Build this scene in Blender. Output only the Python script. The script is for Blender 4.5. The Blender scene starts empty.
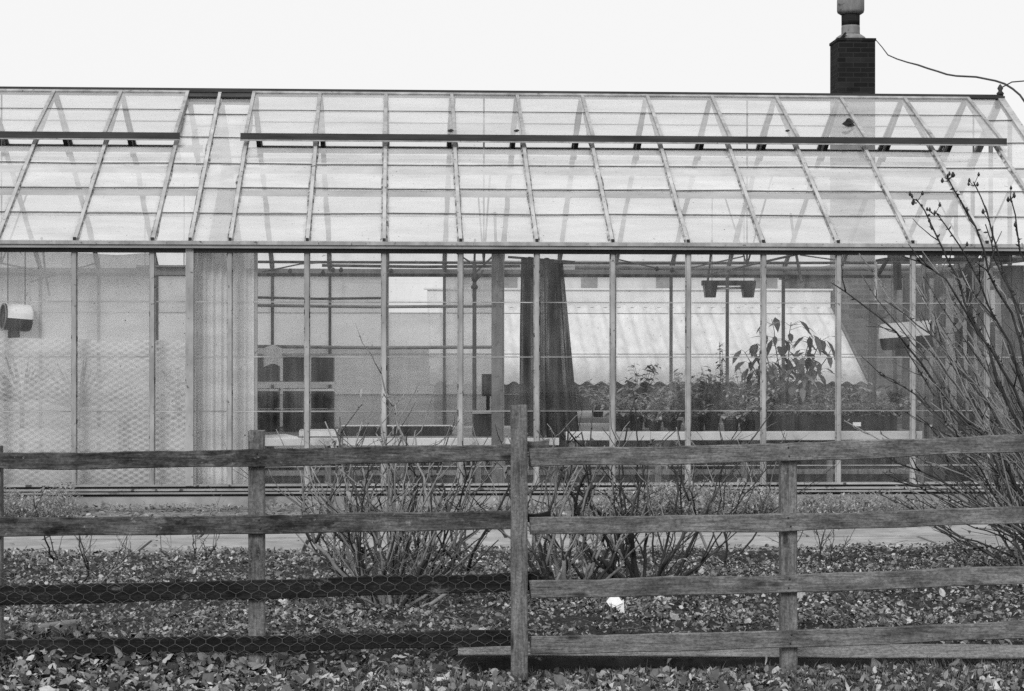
import bpy, math, random
from mathutils import Vector, Matrix, noise
R = math.radians
rng = random.Random(11)
scene = bpy.context.scene
COL = scene.collection
V = Vector

# ------------------------------------------------------------------ camera
W, H, F, EYE = 1024, 691, 2000.0, 1.55
YAW, ROLL = R(3.3), R(0.05)
ROT = Matrix.Rotation(-YAW, 3, 'Z') @ Matrix.Rotation(R(90), 3, 'X') @ Matrix.Rotation(ROLL, 3, 'Z')
cam_d = bpy.data.cameras.new('camera'); cam = bpy.data.objects.new('camera', cam_d); COL.objects.link(cam)
cam.matrix_world = Matrix.Translation((0, 0, EYE)) @ ROT.to_4x4()
cam_d.sensor_fit = 'HORIZONTAL'; cam_d.sensor_width = 36; cam_d.lens = F / W * 36
cam_d.clip_start = 0.1; cam_d.clip_end = 3000
scene.camera = cam

def ray(px, py):
    return ROT @ V(((px - 512) / F, -(py - 345.5) / F, -1))
def at(px, py, Y):
    d = ray(px, py); t = Y / d.y
    return V((d.x * t, Y, EYE + d.z * t))
def ax(px, Y): return at(px, 345, Y).x
def az(py, Y, px=512): return at(px, py, Y).z
def gnd(px, py, z=0.0):
    d = ray(px, py); t = (z - EYE) / d.z
    return V((d.x * t, d.y * t, z))

# ------------------------------------------------------------------ mesh helper
ORIG = {}
class MB:
    def __init__(s): s.v, s.f, s.m, s.s, s.uv = [], [], [], [], []
    def add(s, vs, fs, mi=0, sm=False, uv=None):
        b = len(s.v); s.v.extend(V(p) for p in vs)
        for i, f in enumerate(fs):
            s.f.append(tuple(b + k for k in f)); s.m.append(mi); s.s.append(sm)
            s.uv.append(uv[i] if uv else None)
    def shell(s, c, prof, d, n=18, mi=0):
        c, d = V(c), V(d).normalized(); u = (V((0,0,1)) - d * d.z).normalized(); a = d.cross(u); vs = []
        for r, z in prof:
            for k in range(n + 1):
                t = math.pi * (-.02 + 1.04 * k / n); vs.append(c + d * z + a * (r * math.cos(t)) + u * (r * math.sin(t)))
        s.add(vs, [(i*(n+1)+k, i*(n+1)+k+1, (i+1)*(n+1)+k+1, (i+1)*(n+1)+k) for i in range(len(prof)-1) for k in range(n)], mi, True)
    def box(s, x0, x1, y0, y1, z0, z1, mi=0):
        s.add([(x0,y0,z0),(x1,y0,z0),(x1,y1,z0),(x0,y1,z0),(x0,y0,z1),(x1,y0,z1),(x1,y1,z1),(x0,y1,z1)],
              [(0,3,2,1),(4,5,6,7),(0,1,5,4),(1,2,6,5),(2,3,7,6),(3,0,4,7)], mi)
    def beam(s, p, q, w, h, up=(0,0,1), mi=0, off=0.0):
        """bar p->q: width w across, height h along up, shifted by off along up"""
        p, q, up = V(p), V(q), V(up); d = (q - p).normalized(); a = d.cross(up).normalized(); u = a.cross(d).normalized()
        c = []
        for e in (p, q):
            for sa, su in ((-1,-1),(1,-1),(1,1),(-1,1)):
                c.append(e + a * (sa * w / 2) + u * (su * h / 2 + off))
        s.add(c, [(0,1,2,3),(7,6,5,4),(0,4,5,1),(1,5,6,2),(2,6,7,3),(3,7,4,0)], mi)
    def board(s, p, q, w, h, up=(0,0,1), mi=0, segs=24, jit=0.003, seed=0, cham=0.005, sag=0.0, endjit=0.0):
        """a sawn board with rounded arrises and slightly wandering edges"""
        p, q, up = V(p), V(q), V(up); d = (q - p).normalized(); a = d.cross(up).normalized(); u = a.cross(d).normalized()
        prof = [(-w/2+cham,-h/2),(w/2-cham,-h/2),(w/2,-h/2+cham),(w/2,h/2-cham),(w/2-cham,h/2),(-w/2+cham,h/2),(-w/2,h/2-cham),(-w/2,-h/2+cham)]
        vs = []
        L = (q - p).length
        for i in range(segs + 1):
            t = i / segs; c = p.lerp(q, t) - u * (sag * 4 * t * (1 - t))
            n1 = noise.noise(V((t * L * 2.2, seed, 0))); n2 = noise.noise(V((t * L * 2.2, seed, 9))); n3 = noise.noise(V((t * L * .8, seed, 17)))
            n4 = noise.noise(V((t * L * 11, seed, 31)))
            for k, (x, y) in enumerate(prof):
                e = (n1 + .4 * n4) * jit if y > 0 else n2 * jit
                ej = endjit * noise.noise(V((k * .7, seed, 3))) if i in (0, segs) else 0
                vs.append(c + a * (x + n3 * jit) + u * (y + e) + d * ej)
        fs = [tuple(range(7, -1, -1)), tuple(segs * 8 + k for k in range(8))]
        for i in range(segs):
            for k in range(8):
                k2 = (k + 1) % 8
                fs.append((i*8+k, i*8+k2, (i+1)*8+k2, (i+1)*8+k))
        s.add(vs, fs, mi)
    def tube(s, pts, rs, n=5, mi=0, sm=True, cap=True):
        pts = [V(p) for p in pts]
        if not hasattr(rs, '__len__'): rs = [rs] * len(pts)
        vs = []; ref = None
        for i, p in enumerate(pts):
            d = (pts[min(i+1, len(pts)-1)] - pts[max(i-1, 0)])
            if d.length < 1e-9: d = V((0,0,1))
            d.normalize()
            if ref is None:
                ref = d.orthogonal().normalized()
            ref = (ref - d * ref.dot(d))
            if ref.length < 1e-6: ref = d.orthogonal()
            ref.normalize(); b = d.cross(ref)
            for k in range(n):
                an = 2 * math.pi * k / n
                vs.append(p + (ref * math.cos(an) + b * math.sin(an)) * rs[i])
        fs = []
        for i in range(len(pts) - 1):
            for k in range(n):
                k2 = (k + 1) % n
                fs.append((i*n+k, i*n+k2, (i+1)*n+k2, (i+1)*n+k))
        if cap:
            fs.append(tuple(range(n - 1, -1, -1))); fs.append(tuple((len(pts)-1)*n + k for k in range(n)))
        s.add(vs, fs, mi, sm)
    def lathe(s, c, prof, n=18, axis=(0,0,1), mi=0, sm=True, cap=True):
        c = V(c); d = V(axis).normalized()
        r0 = V((1,0,0)) if abs(d.z) > .9 else V((0,0,1)); a = (r0 - d * r0.dot(d)).normalized(); b = d.cross(a)
        vs = []
        for r, z in prof:
            for k in range(n):
                t = 2 * math.pi * k / n
                vs.append(c + d * z + (a * math.cos(t) + b * math.sin(t)) * r)
        fs = []
        for i in range(len(prof) - 1):
            for k in range(n):
                k2 = (k+1) % n
                fs.append((i*n+k, i*n+k2, (i+1)*n+k2, (i+1)*n+k))
        if cap:
            fs.append(tuple(range(n-1,-1,-1))); fs.append(tuple((len(prof)-1)*n+k for k in range(n)))
        s.add(vs, fs, mi, sm)
    def quad(s, a, b, c, d, mi=0):
        s.add([a,b,c,d], [(0,1,2,3)], mi, False, [[(0,0),(1,0),(1,1),(0,1)]])
    def leaf(s, p, d, up, L, wd, mi=0, bend=0.3, fold=0.25):
        """a leaf blade: folded along its midrib and bent towards its tip"""
        p, d, up = V(p), V(d).normalized(), V(up)
        a = d.cross(up)
        if a.length < 1e-4: a = d.orthogonal()
        a.normalize(); u = a.cross(d).normalized()
        mid, lf, rt = [], [], []
        ts = ((0,0),(.3,.85),(.62,.8),(1,0))
        for t, ww in ts:
            c = p + d * (L * t) - u * (bend * L * t * t)
            mid.append(c)
            lf.append(c + a * (wd/2*ww) + u * (fold * wd/2*ww)); rt.append(c - a * (wd/2*ww) + u * (fold * wd/2*ww))
        vs = [mid[0], mid[1], mid[2], mid[3], lf[1], lf[2], rt[1], rt[2]]
        s.add(vs, [(0,4,1),(1,4,5,2),(2,5,3),(0,1,6),(1,2,7,6),(2,3,7)], mi, True)
    def scrap(s, c, nrm, r, mi=0):
        """a dry crumpled leaf: ragged rim, raised and folded at random"""
        c, nrm = V(c), V(nrm).normalized(); a = nrm.orthogonal().normalized(); a.rotate(Matrix.Rotation(rng.uniform(0, 6.28), 3, nrm)); b_ = nrm.cross(a)
        el = rng.uniform(.45, .9); n = rng.choice((6, 7, 8, 9)); cr = rng.uniform(.1, .55); vs = [c + nrm * r * rng.uniform(-.2, .35)]
        for k in range(n):
            an = 2 * math.pi * k / n; rr = r * rng.uniform(.6, 1.15) * (1.12 if k % 2 else .88)
            vs.append(c + a * math.cos(an) * rr + b_ * math.sin(an) * rr * el + nrm * r * rng.uniform(-cr, cr))
        s.add(vs, [(0, k + 1, (k + 1) % n + 1) for k in range(n)], mi, rng.random() < .5)
    def build(s, name, mats, parent=None, loc=None):
        me = bpy.data.meshes.new(name)
        o = V(ORIG[parent.name]) if parent is not None else V(loc or (0,0,0))
        me.from_pydata([tuple(p - o) for p in s.v], [], s.f)
        if not isinstance(mats, (list, tuple)): mats = [mats]
        for m in mats: me.materials.append(m)
        me.polygons.foreach_set('material_index', s.m); me.polygons.foreach_set('use_smooth', s.s)
        if any(u is not None for u in s.uv):
            ul = me.uv_layers.new(name='UVMap')
            for poly, u in zip(me.polygons, s.uv):
                if u:
                    for li, c in zip(poly.loop_indices, u): ul.data[li].uv = c
        me.update()
        ob = bpy.data.objects.new(name, me); COL.objects.link(ob)
        if parent is not None: ob.parent = parent
        else: ob.location = o
        ORIG[ob.name] = o
        return ob

def tag(o, label=None, cat=None, group=None, kind=None):
    if label: o['label'] = label
    if cat: o['category'] = cat
    if group: o['group'] = group
    if kind: o['kind'] = kind
    return o
def thing(name, label, cat, loc=(0,0,0), group=None):
    o = bpy.data.objects.new(name, None); COL.objects.link(o); o.location = loc; o.empty_display_size = .1
    ORIG[o.name] = V(loc)
    return tag(o, label, cat, group)
def copy_tree(o, parent=None):
    c = o.copy(); COL.objects.link(c)
    if parent is not None: c.parent = parent
    for ch in list(o.children): copy_tree(ch, c)
    return c
def dup(o, loc, rz=0, label=None, sc=1.0):
    c = copy_tree(o); c.location = loc; c.rotation_euler = (0,0,rz); c.scale = (sc,sc,sc)
    if label: c['label'] = label
    return c

# ------------------------------------------------------------------ materials
def g3(v): return (v, v, v, 1)
class NT:
    def __init__(s, name):
        s.m = bpy.data.materials.new(name); s.m.use_nodes = True; s.t = s.m.node_tree; s.t.nodes.clear()
        s.out = s.n('ShaderNodeOutputMaterial')
    def n(s, typ, props=None, **ins):
        nd = s.t.nodes.new(typ)
        for k, v in (props or {}).items(): setattr(nd, k, v)
        for k, v in ins.items(): s.set(nd, k.replace('_', ' '), v)
        return nd
    def set(s, nd, k, v):
        sock = nd.inputs[int(k)] if k.isdigit() else nd.inputs[k]
        if isinstance(v, bpy.types.NodeSocket): s.t.links.new(v, sock)
        else: sock.default_value = v
    def math(s, op, a, b=None, clamp=False):
        nd = s.n('ShaderNodeMath', {'operation': op, 'use_clamp': clamp}); s.set(nd, '0', a)
        if b is not None: s.set(nd, '1', b)
        return nd.outputs[0]
    def coords(s, scale=(1,1,1), rnd=True, rot=(0,0,0)):
        tc = s.n('ShaderNodeTexCoord'); vec = tc.outputs['Object']
        if rnd:
            oi = s.n('ShaderNodeObjectInfo'); mul = s.math('MULTIPLY', oi.outputs['Random'], 37.0)
            ad = s.n('ShaderNodeVectorMath', {'operation': 'ADD'}); s.set(ad, '0', vec); s.set(ad, '1', mul); vec = ad.outputs[0]
        mp = s.n('ShaderNodeMapping', Scale=scale, Rotation=rot); s.set(mp, 'Vector', vec)
        return mp.outputs[0]
    def noise(s, vec, scale, detail=5, rough=.6, dist=0.0):
        nd = s.n('ShaderNodeTexNoise', Scale=scale, Detail=detail, Roughness=rough, Distortion=dist); s.set(nd, 'Vector', vec)
        return nd.outputs['Fac']
    def ramp(s, fac, stops):
        nd = s.n('ShaderNodeValToRGB'); e = nd.color_ramp.elements
        while len(e) < len(stops): e.new(.5)
        for el, (p, v) in zip(e, stops): el.position = p; el.color = g3(v)
        s.set(nd, 'Fac', fac); return nd.outputs['Color']
    def mulc(s, a, b, fac=1.0, mode='MULTIPLY'):
        nd = s.n('ShaderNodeMix', {'data_type': 'RGBA', 'blend_type': mode}); nd.inputs[0].default_value = fac if not isinstance(fac, bpy.types.NodeSocket) else 0
        if isinstance(fac, bpy.types.NodeSocket): s.t.links.new(fac, nd.inputs[0])
        for i, v in ((6, a), (7, b)):
            if isinstance(v, bpy.types.NodeSocket): s.t.links.new(v, nd.inputs[i])
            else: nd.inputs[i].default_value = v
        return nd.outputs[2]
    def bump(s, h, strength=.3, dist=.01):
        nd = s.n('ShaderNodeBump', Strength=strength, Distance=dist); s.set(nd, 'Height', h); return nd.outputs[0]
    def principled(s, col, rough=.8, normal=None, spec=.3):
        nd = s.n('ShaderNodeBsdfPrincipled'); s.set(nd, 'Base Color', col); s.set(nd, 'Roughness', rough); s.set(nd, 'Specular IOR Level', spec)
        if normal is not None: s.set(nd, 'Normal', normal)
        return nd.outputs[0]
    def mix(s, f, a, b):
        nd = s.n('ShaderNodeMixShader'); s.set(nd, '0', f); s.set(nd, '1', a); s.set(nd, '2', b); return nd.outputs[0]
    def done(s, sh): s.set(s.out, 'Surface', sh); return s.m

def surf(name, lo, hi, scale=(1,1,1), ns=6, detail=6, rough=.8, bump=.2, bd=.005, spec=.25, big=.35, spots=None, p0=.3, p1=.7):
    t = NT(name); v = t.coords(scale); f = t.noise(v, ns, detail)
    c = t.ramp(f, [(p0, lo), (p1, hi)])
    if big:
        f2 = t.noise(t.coords((1,1,1)), 1.7, 4); c = t.mulc(c, t.ramp(f2, [(.3, 1-big), (.65, 1.0)]))
    if spots:
        f3 = t.noise(t.coords((1,1,1)), spots[0], 5); c = t.mulc(c, g3(spots[1]), t.ramp(f3, [(spots[2], 0), (spots[2]+.06, 1)]), 'MIX')
    return t.done(t.principled(c, rough, t.bump(f, bump, bd), spec))

def weathered_wood(name, lo, hi, axis, rough=.85, dark=.55, lichen=.0, knots=True):
    """grain stretched along one axis, damp dark blotches, knots, optional pale lichen"""
    t = NT(name); st = [38, 38, 38]; st[axis] = 3.2
    v = t.coords(tuple(st)); f = t.noise(v, 1.0, 9, .7, .9)
    st2 = [140, 140, 140]; st2[axis] = 9.0; f2 = t.noise(t.coords(tuple(st2)), 1.0, 5, .7)
    c = t.ramp(f, [(.28, lo), (.5, (lo+hi)*.5), (.74, hi)])
    c = t.mulc(c, t.ramp(f2, [(.35, .55), (.55, 1.0)]))
    b = t.noise(t.coords((1.6,1.6,3.2) if axis == 0 else (3.2,3.2,1.3)), 2.6, 8, .74); c = t.mulc(c, t.ramp(b, [(.36, 1-dark), (.62, 1.0)]))
    sp_ = t.noise(t.coords((75,75,75) if axis == 2 else (60,95,95)), 1.0, 5, .75); c = t.mulc(c, t.ramp(sp_, [(.34, .45), (.60, 1.0), (.75, 1.0)]))
    pl_ = t.noise(t.coords((5,12,12)), 1.0, 7, .8); c = t.mulc(c, g3(.34), t.ramp(pl_, [(.58, 0), (.74, .55)]), 'MIX')
    if knots:
        kv = [9, 9, 9]; kv[axis] = 3.2
        vo = t.n('ShaderNodeTexVoronoi', {'feature': 'F1'}, Scale=1.0); t.set(vo, 'Vector', t.coords(tuple(kv)))
        c = t.mulc(c, t.ramp(vo.outputs['Distance'], [(.07, .25), (.16, 1.0)]))
    if lichen:
        l = t.noise(t.coords((1,1,1)), 24, 8, .75); c = t.mulc(c, g3(.42), t.ramp(l, [(.62-lichen*.1, 0), (.70, .6)]), 'MIX')
    h = t.math('ADD', t.math('MULTIPLY', f, .7), t.math('MULTIPLY', f2, .5))
    return t.done(t.principled(c, rough, t.bump(h, .9, .008), .2))

def glass(name, lo, hi, col, ns=(2.5,2.5,2.5), p0=.35, p1=.7, edge=.0, tint=.95, refl=.9, streak=0.0, rough=.02, trans=.5):
    """thin pane: clear glass under a film of dirt or shading wash; UV carries each pane's own edges"""
    t = NT(name)
    n1 = t.noise(t.coords(ns), 1.0, 7, .65); fac = t.ramp(n1, [(p0, lo), (p1, hi)])
    if streak:
        sv = t.noise(t.coords((16, 2, .9)), 1.0, 5, .6); fac = t.mulc(fac, t.ramp(sv, [(.4, 0), (.7, streak)]), 1.0, 'ADD')
    if edge:
        uv = t.n('ShaderNodeUVMap'); sp = t.n('ShaderNodeSeparateXYZ'); t.set(sp, '0', uv.outputs[0])
        u = sp.outputs[0]; w = sp.outputs[1]
        du = t.math('MINIMUM', u, t.math('SUBTRACT', 1.0, u)); dv = t.math('MINIMUM', w, t.math('MULTIPLY', t.math('SUBTRACT', 1.0, w), .9))
        dd = t.math('MINIMUM', du, dv); wob = t.math('MULTIPLY', t.math('SUBTRACT', t.noise(t.coords((4,7,7)), 1.0, 8, .75), .3), .30)
        e = t.math('SUBTRACT', t.math('ADD', wob, 0.0), dd)
        e = t.math('MULTIPLY', t.math('MAXIMUM', e, 0.0), 6.0, True)
        ef = t.math('MULTIPLY', e, edge)
    gi = t.n('ShaderNodeNewGeometry'); ri = gi.outputs['Random Per Island']
    fac = t.mulc(fac, t.ramp(ri, [(0, .6), (1, 1.15)]), 1.0)
    base = t.ramp(t.noise(t.coords((1.3,1.3,1.3)), 1.0, 6, .6), [(.3, col*.84), (.7, col)])
    base = t.mulc(base, t.ramp(t.math('FRACT', t.math('MULTIPLY', ri, 7.3)), [(0, .88), (1, 1.0)]), 1.0)
    sm = t.noise(t.coords((.8, 3.5, 3.5), True, (0, .5, .3)), 1.0, 7, .7); base = t.mulc(base, t.ramp(sm, [(.32, .70), (.62, 1.0)]), 1.0)
    spn = t.noise(t.coords((34,34,34)), 1.0, 2, .5); spk = t.ramp(spn, [(.71, 0), (.75, 1)])
    base = t.mulc(base, g3(.08), spk, 'MIX')
    fac = t.mulc(fac, g3(1), t.math('MULTIPLY', spk, .5), 'MIX')
    dif = t.n('ShaderNodeBsdfDiffuse', Color=base); trl = t.n('ShaderNodeBsdfTranslucent', Color=base)
    dirt = t.mix(trans, dif.outputs[0], trl.outputs[0])
    tr = t.n('ShaderNodeBsdfTransparent', Color=g3(tint))
    sh = t.mix(fac, tr.outputs[0], dirt)
    if edge:
        ed = t.n('ShaderNodeBsdfDiffuse', Color=g3(.13)); sh = t.mix(ef, sh, ed.outputs[0])
    lw = t.n('ShaderNodeLayerWeight', Blend=.5)
    fr = t.math('ADD', t.math('MULTIPLY', t.math('POWER', lw.outputs['Facing'], 5.0), .9 * refl), .08 * refl)
    gl = t.n('ShaderNodeBsdfGlossy', Color=g3(.95), Roughness=rough)
    return t.done(t.mix(fr, sh, gl.outputs[0]))

def foliage(name, stops, tr=.42, rough=.55):
    t = NT(name); gi = t.n('ShaderNodeNewGeometry'); c = t.ramp(gi.outputs['Random Per Island'], stops)
    n = t.noise(t.coords((40,40,40)), 1.0, 3); c = t.mulc(c, t.ramp(n, [(.3, .65), (.7, 1.0)]))
    p = t.principled(c, rough, None, .3); tl = t.n('ShaderNodeBsdfTranslucent'); t.set(tl, 'Color', c)
    return t.done(t.mix(tr, p, tl.outputs[0]))

def bubble(name):
    """bubble film: closely packed blisters on a rhombic lattice, milky and half clear"""
    t = NT(name); tc = t.n('ShaderNodeTexCoord'); sp = t.n('ShaderNodeSeparateXYZ'); t.set(sp, '0', tc.outputs['Object'])
    wv = t.noise(t.coords((1.6,1.6,1.6), False), 1.0, 4); x = t.math('ADD', sp.outputs[0], t.math('MULTIPLY', wv, .12)); z = t.math('ADD', sp.outputs[2], t.math('MULTIPLY', wv, .10))
    k = 2 * math.pi / .05
    a = t.math('SINE', t.math('ADD', t.math('MULTIPLY', x, k * .5), t.math('MULTIPLY', z, k * .87)))
    b = t.math('SINE', t.math('SUBTRACT', t.math('MULTIPLY', x, k * .5), t.math('MULTIPLY', z, k * .87)))
    h = t.math('MULTIPLY', t.math('ADD', a, b), .5)
    h = t.math('MULTIPLY', h, t.ramp(t.noise(t.coords((1.3,1.3,1.8), False), 1.0, 5, .6), [(.36, .15), (.62, 1.0)]))
    f = t.ramp(t.math('ADD', t.math('MULTIPLY', h, .5), .5), [(.1, .52), (.7, .70)])
    c = t.ramp(t.math('ADD', t.math('MULTIPLY', h, .5), .5), [(.1, .70), (.6, .84)])
    bg = t.noise(t.coords((1.1,1.1,1.6), False), 1.0, 5); c = t.mulc(c, t.ramp(bg, [(.3, .8), (.65, 1.05)]))
    d = t.n('ShaderNodeBsdfDiffuse'); t.set(d, 'Color', c); d2 = t.n('ShaderNodeBsdfTranslucent'); t.set(d2, 'Color', c)
    nb = t.bump(h, .5, .01); t.set(d, 'Normal', nb)
    tr = t.n('ShaderNodeBsdfTransparent', Color=g3(.9))
    return t.done(t.mix(f, tr.outputs[0], t.mix(.3, d.outputs[0], d2.outputs[0])))

def bricks(name, lo, hi, mortar, scale=1.0):
    t = NT(name); v = t.coords((1,1,1), False)
    sp = t.n('ShaderNodeSeparateXYZ'); t.set(sp, '0', v); cb = t.n('ShaderNodeCombineXYZ')
    t.set(cb, '0', t.math('ADD', sp.outputs[0], sp.outputs[1])); t.set(cb, '1', sp.outputs[2])
    br = t.n('ShaderNodeTexBrick', Color1=g3(lo), Color2=g3(hi), Mortar=g3(mortar), Scale=scale)
    br.inputs['Mortar Size'].default_value = .006; br.inputs['Brick Width'].default_value = .225; br.inputs['Row Height'].default_value = .075
    t.set(br, 'Vector', cb.outputs[0])
    c = t.mulc(br.outputs['Color'], t.ramp(t.noise(v, 3, 6), [(.3, .6), (.7, 1.0)]))
    return t.done(t.principled(c, .9, t.bump(br.outputs['Fac'], -.4, .006), .15))

m = {}
m['soil'] = surf('soil', .010, .04, ns=14, bump=.6, bd=.02, rough=.95)
m['field'] = surf('field', .05, .11, ns=3, bump=.3, bd=.02, rough=.95)
m['concrete'] = surf('path_concrete', .27, .42, ns=5, detail=9, bump=.25, bd=.004, rough=.9, spots=(6, .2, .63))
m['joint'] = surf('joint_dirt', .015, .04, ns=20)
m['plinth'] = surf('plinth_render', .24, .38, ns=4, detail=9, bump=.35, bd=.006, rough=.9, spots=(3.5, .12, .62))
m['strip'] = surf('strip_soil', .12, .36, ns=22, bump=.6, bd=.02, rough=.95)
m['rail_l'] = weathered_wood('old_rail_wood', .05, .28, 0, dark=.85, lichen=.12)
m['rail_dk'] = weathered_wood('damp_rail_wood', .008, .04, 0, dark=.6)
m['rail_r'] = weathered_wood('rail_wood', .16, .38, 0, dark=.62)
m['post'] = weathered_wood('post_wood', .15, .38, 2, dark=.6, lichen=.05)
m['plank'] = weathered_wood('pale_plank_wood', .24, .40, 0, dark=.25, knots=False)
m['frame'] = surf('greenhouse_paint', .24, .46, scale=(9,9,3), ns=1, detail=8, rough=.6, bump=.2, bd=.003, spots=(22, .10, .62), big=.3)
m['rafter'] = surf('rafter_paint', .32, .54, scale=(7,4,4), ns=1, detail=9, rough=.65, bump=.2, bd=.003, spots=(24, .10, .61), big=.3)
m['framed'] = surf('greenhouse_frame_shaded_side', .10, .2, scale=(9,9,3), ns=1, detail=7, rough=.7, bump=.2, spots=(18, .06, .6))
m['putty'] = surf('putty_and_moss', .05, .44, scale=(16,16,5), ns=1.0, detail=8, rough=.95, bump=.5, bd=.006, p0=.36, p1=.62, big=.2)
m['dkwood'] = surf('dark_vent_rail', .018, .06, scale=(1.5,20,20), ns=1, rough=.6, big=.3)
m['gutter'] = surf('gutter_metal', .22, .36, scale=(1.2,8,8), ns=2, rough=.5, spots=(9, .22, .62), big=.2)
m['sill'] = surf('sill_paint', .26, .44, scale=(2,8,8), ns=2, rough=.6, spots=(11, .06, .58))
m['lap'] = surf('lap_dirt', .05, .14, ns=9, rough=.9, big=0)
m['lapw'] = surf('lap_edge_glint', .14, .5, scale=(3,3,3), ns=1, rough=.4, big=.3)  # wall laps: light caught by the glass edge put in as pale colour
m['roofglass'] = glass('roof_glass_washed', .60, .84, .97, p0=.3, p1=.72, edge=.8, trans=.36)
m['ventglass'] = glass('vent_glass', .42, .66, .97, p0=.3, p1=.72, edge=.5, trans=.4)
m['rearroof'] = glass('rear_roof_glass', .30, .55, .97, edge=.25, trans=.85)
m['wallglass'] = glass('wall_glass', .0, .13, .8, ns=(3,3,1.6), edge=.25, streak=.09, refl=.32, tint=.97)
m['rearglass'] = glass('rear_glass', .05, .16, .7, edge=.1, refl=.6, tint=.97)
m['fogglass'] = glass('whitewashed_glass', .66, .9, .95, ns=(1.2,1.2,.6), p0=.25, p1=.7, edge=.12)
m['fog'] = glass('milky_film', .66, .90, .86, ns=(1.2,1.2,.9), p0=.25, p1=.65, refl=.5, rough=.3, trans=.3)
m['bubble'] = bubble('bubble_film')
m['corr'] = glass('corrugated_plastic', .88, .98, .97, ns=(5,5,1.2), refl=.5, rough=.25, trans=.2)
m['roofsheet'] = surf('corrugated_cement', .55, .74, scale=(3,1,1), ns=3, detail=7, rough=.8, spots=(7, .4, .66), big=.12)
m['black'] = surf('black_plastic_and_sill_shade', .006, .018, ns=8, rough=.45, spec=.4)
m['white'] = surf('white_paint', .68, .82, ns=5, rough=.5, spots=(12, .4, .66), big=.12)
t = NT('shade_cloth'); n1 = t.noise(t.coords((26, 26, .7)), 1.0, 6, .7); cc_ = t.ramp(n1, [(.38, .003), (.70, .05)])
m['cloth'] = t.done(t.mix(t.ramp(t.noise(t.coords((14, 14, .5)), 1.0, 5, .7), [(.5, 0), (.8, .3)]), t.n('ShaderNodeBsdfDiffuse', Color=cc_).outputs[0], t.n('ShaderNodeBsdfTransparent').outputs[0]))
m['bench'] = surf('bench_boards', .24, .38, scale=(2,14,14), ns=1, rough=.8)
m['benchw'] = surf('bench_white_edge', .62, .78, scale=(1.5,6,6), ns=2, rough=.6, spots=(6, .35, .64))
m['pipe'] = surf('iron_pipe', .06, .13, ns=9, rough=.6)
m['metal'] = surf('grey_metal', .28, .4, ns=6, rough=.45)
m['floor'] = surf('inside_floor', .025, .07, ns=6, rough=.95)
m['brick'] = bricks('sooty_brick', .012, .03, .035)
m['brick2'] = bricks('wall_brick', .09, .17, .2)
m['clay'] = surf('clay_pot', .16, .26, scale=(4,4,1), ns=3, rough=.85, spots=(5, .07, .6))
m['render'] = surf('pale_render', .62, .74, ns=2, rough=.9, big=.12)
m['dkglass'] = surf('window_dark', .25, .32, ns=2, rough=.2)
m['cane'] = surf('rose_cane', .035, .12, scale=(8,8,3), ns=2, rough=.75, bump=.3)
m['caned'] = surf('dark_cane', .015, .06, scale=(8,8,3), ns=2, rough=.7, bump=.3)
m['canel'] = surf('pale_cane', .15, .34, scale=(8,8,3), ns=2, rough=.75, bump=.3)
m['stem'] = surf('stem', .08, .16, ns=8)
m['litter'] = foliage('leaf_litter', [(0, .02), (.22, .05), (.45, .13), (.7, .26), (.9, .44), (1, .68)], .15, .6)
m['grass'] = foliage('grass_blades', [(0, .05), (.6, .13), (1, .26)], .3)
m['leafd'] = foliage('dark_leaves', [(0, .03), (.6, .09), (1, .2)], .25, .45)
m['leafm'] = foliage('mid_leaves', [(0, .2), (.6, .46), (1, .66)], .42, .5)
m['leaft'] = foliage('tall_plant_leaves', [(0, .07), (.6, .2), (1, .42)], .35, .45)
m['leafp'] = foliage('pale_leaves', [(0, .28), (.6, .55), (1, .75)], .42, .5)
m['wire'] = surf('netting_wire', .12, .22, ns=20, rough=.6)
m['board_lt'] = weathered_wood('shed_board_pale', .38, .6, 2, dark=.4)
m['board_md'] = weathered_wood('shed_board_mid', .2, .34, 2, dark=.4)
m['board_dk'] = weathered_wood('shed_board_dark', .03, .08, 2, dark=.4)
m['paper'] = surf('paper', .72, .85, ns=6, rough=.7, big=.1)
m['cable'] = surf('cable_rubber', .02, .04, ns=8, rough=.6)

# ------------------------------------------------------------------ world and sun: bright overcast
w = bpy.data.worlds.new('World'); scene.world = w; w.use_nodes = True
nt = w.node_tree; nt.nodes.clear()
SUN_EL, SUN_AZ = R(38), R(200)
sky = nt.nodes.new('ShaderNodeTexSky'); sky.sky_type = 'NISHITA'; sky.sun_disc = False
sky.sun_elevation = SUN_EL; sky.sun_rotation = SUN_AZ; sky.dust_density = 4; sky.altitude = 0
bw = nt.nodes.new('ShaderNodeRGBToBW'); nt.links.new(sky.outputs[0], bw.inputs[0])
mx = nt.nodes.new('ShaderNodeMix'); mx.data_type = 'FLOAT'; mx.inputs[0].default_value = .9; mx.inputs[3].default_value = 6.9
nt.links.new(bw.outputs[0], mx.inputs[2])
bg = nt.nodes.new('ShaderNodeBackground'); bg.inputs['Strength'].default_value = .1
nt.links.new(mx.outputs[0], bg.inputs['Color'])
wo = nt.nodes.new('ShaderNodeOutputWorld'); nt.links.new(bg.outputs[0], wo.inputs[0])
sd = bpy.data.lights.new('sun', 'SUN'); sd.energy = 1.5; sd.angle = R(20); sd.color = (1, 1, 1)
so = bpy.data.objects.new('sun', sd); COL.objects.link(so)
sv = V((math.sin(SUN_AZ) * math.cos(SUN_EL), math.cos(SUN_AZ) * math.cos(SUN_EL), math.sin(SUN_EL)))
so.rotation_euler = (-sv).to_track_quat('-Z', 'Y').to_euler(); so.location = (0, 0, 30)

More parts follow.
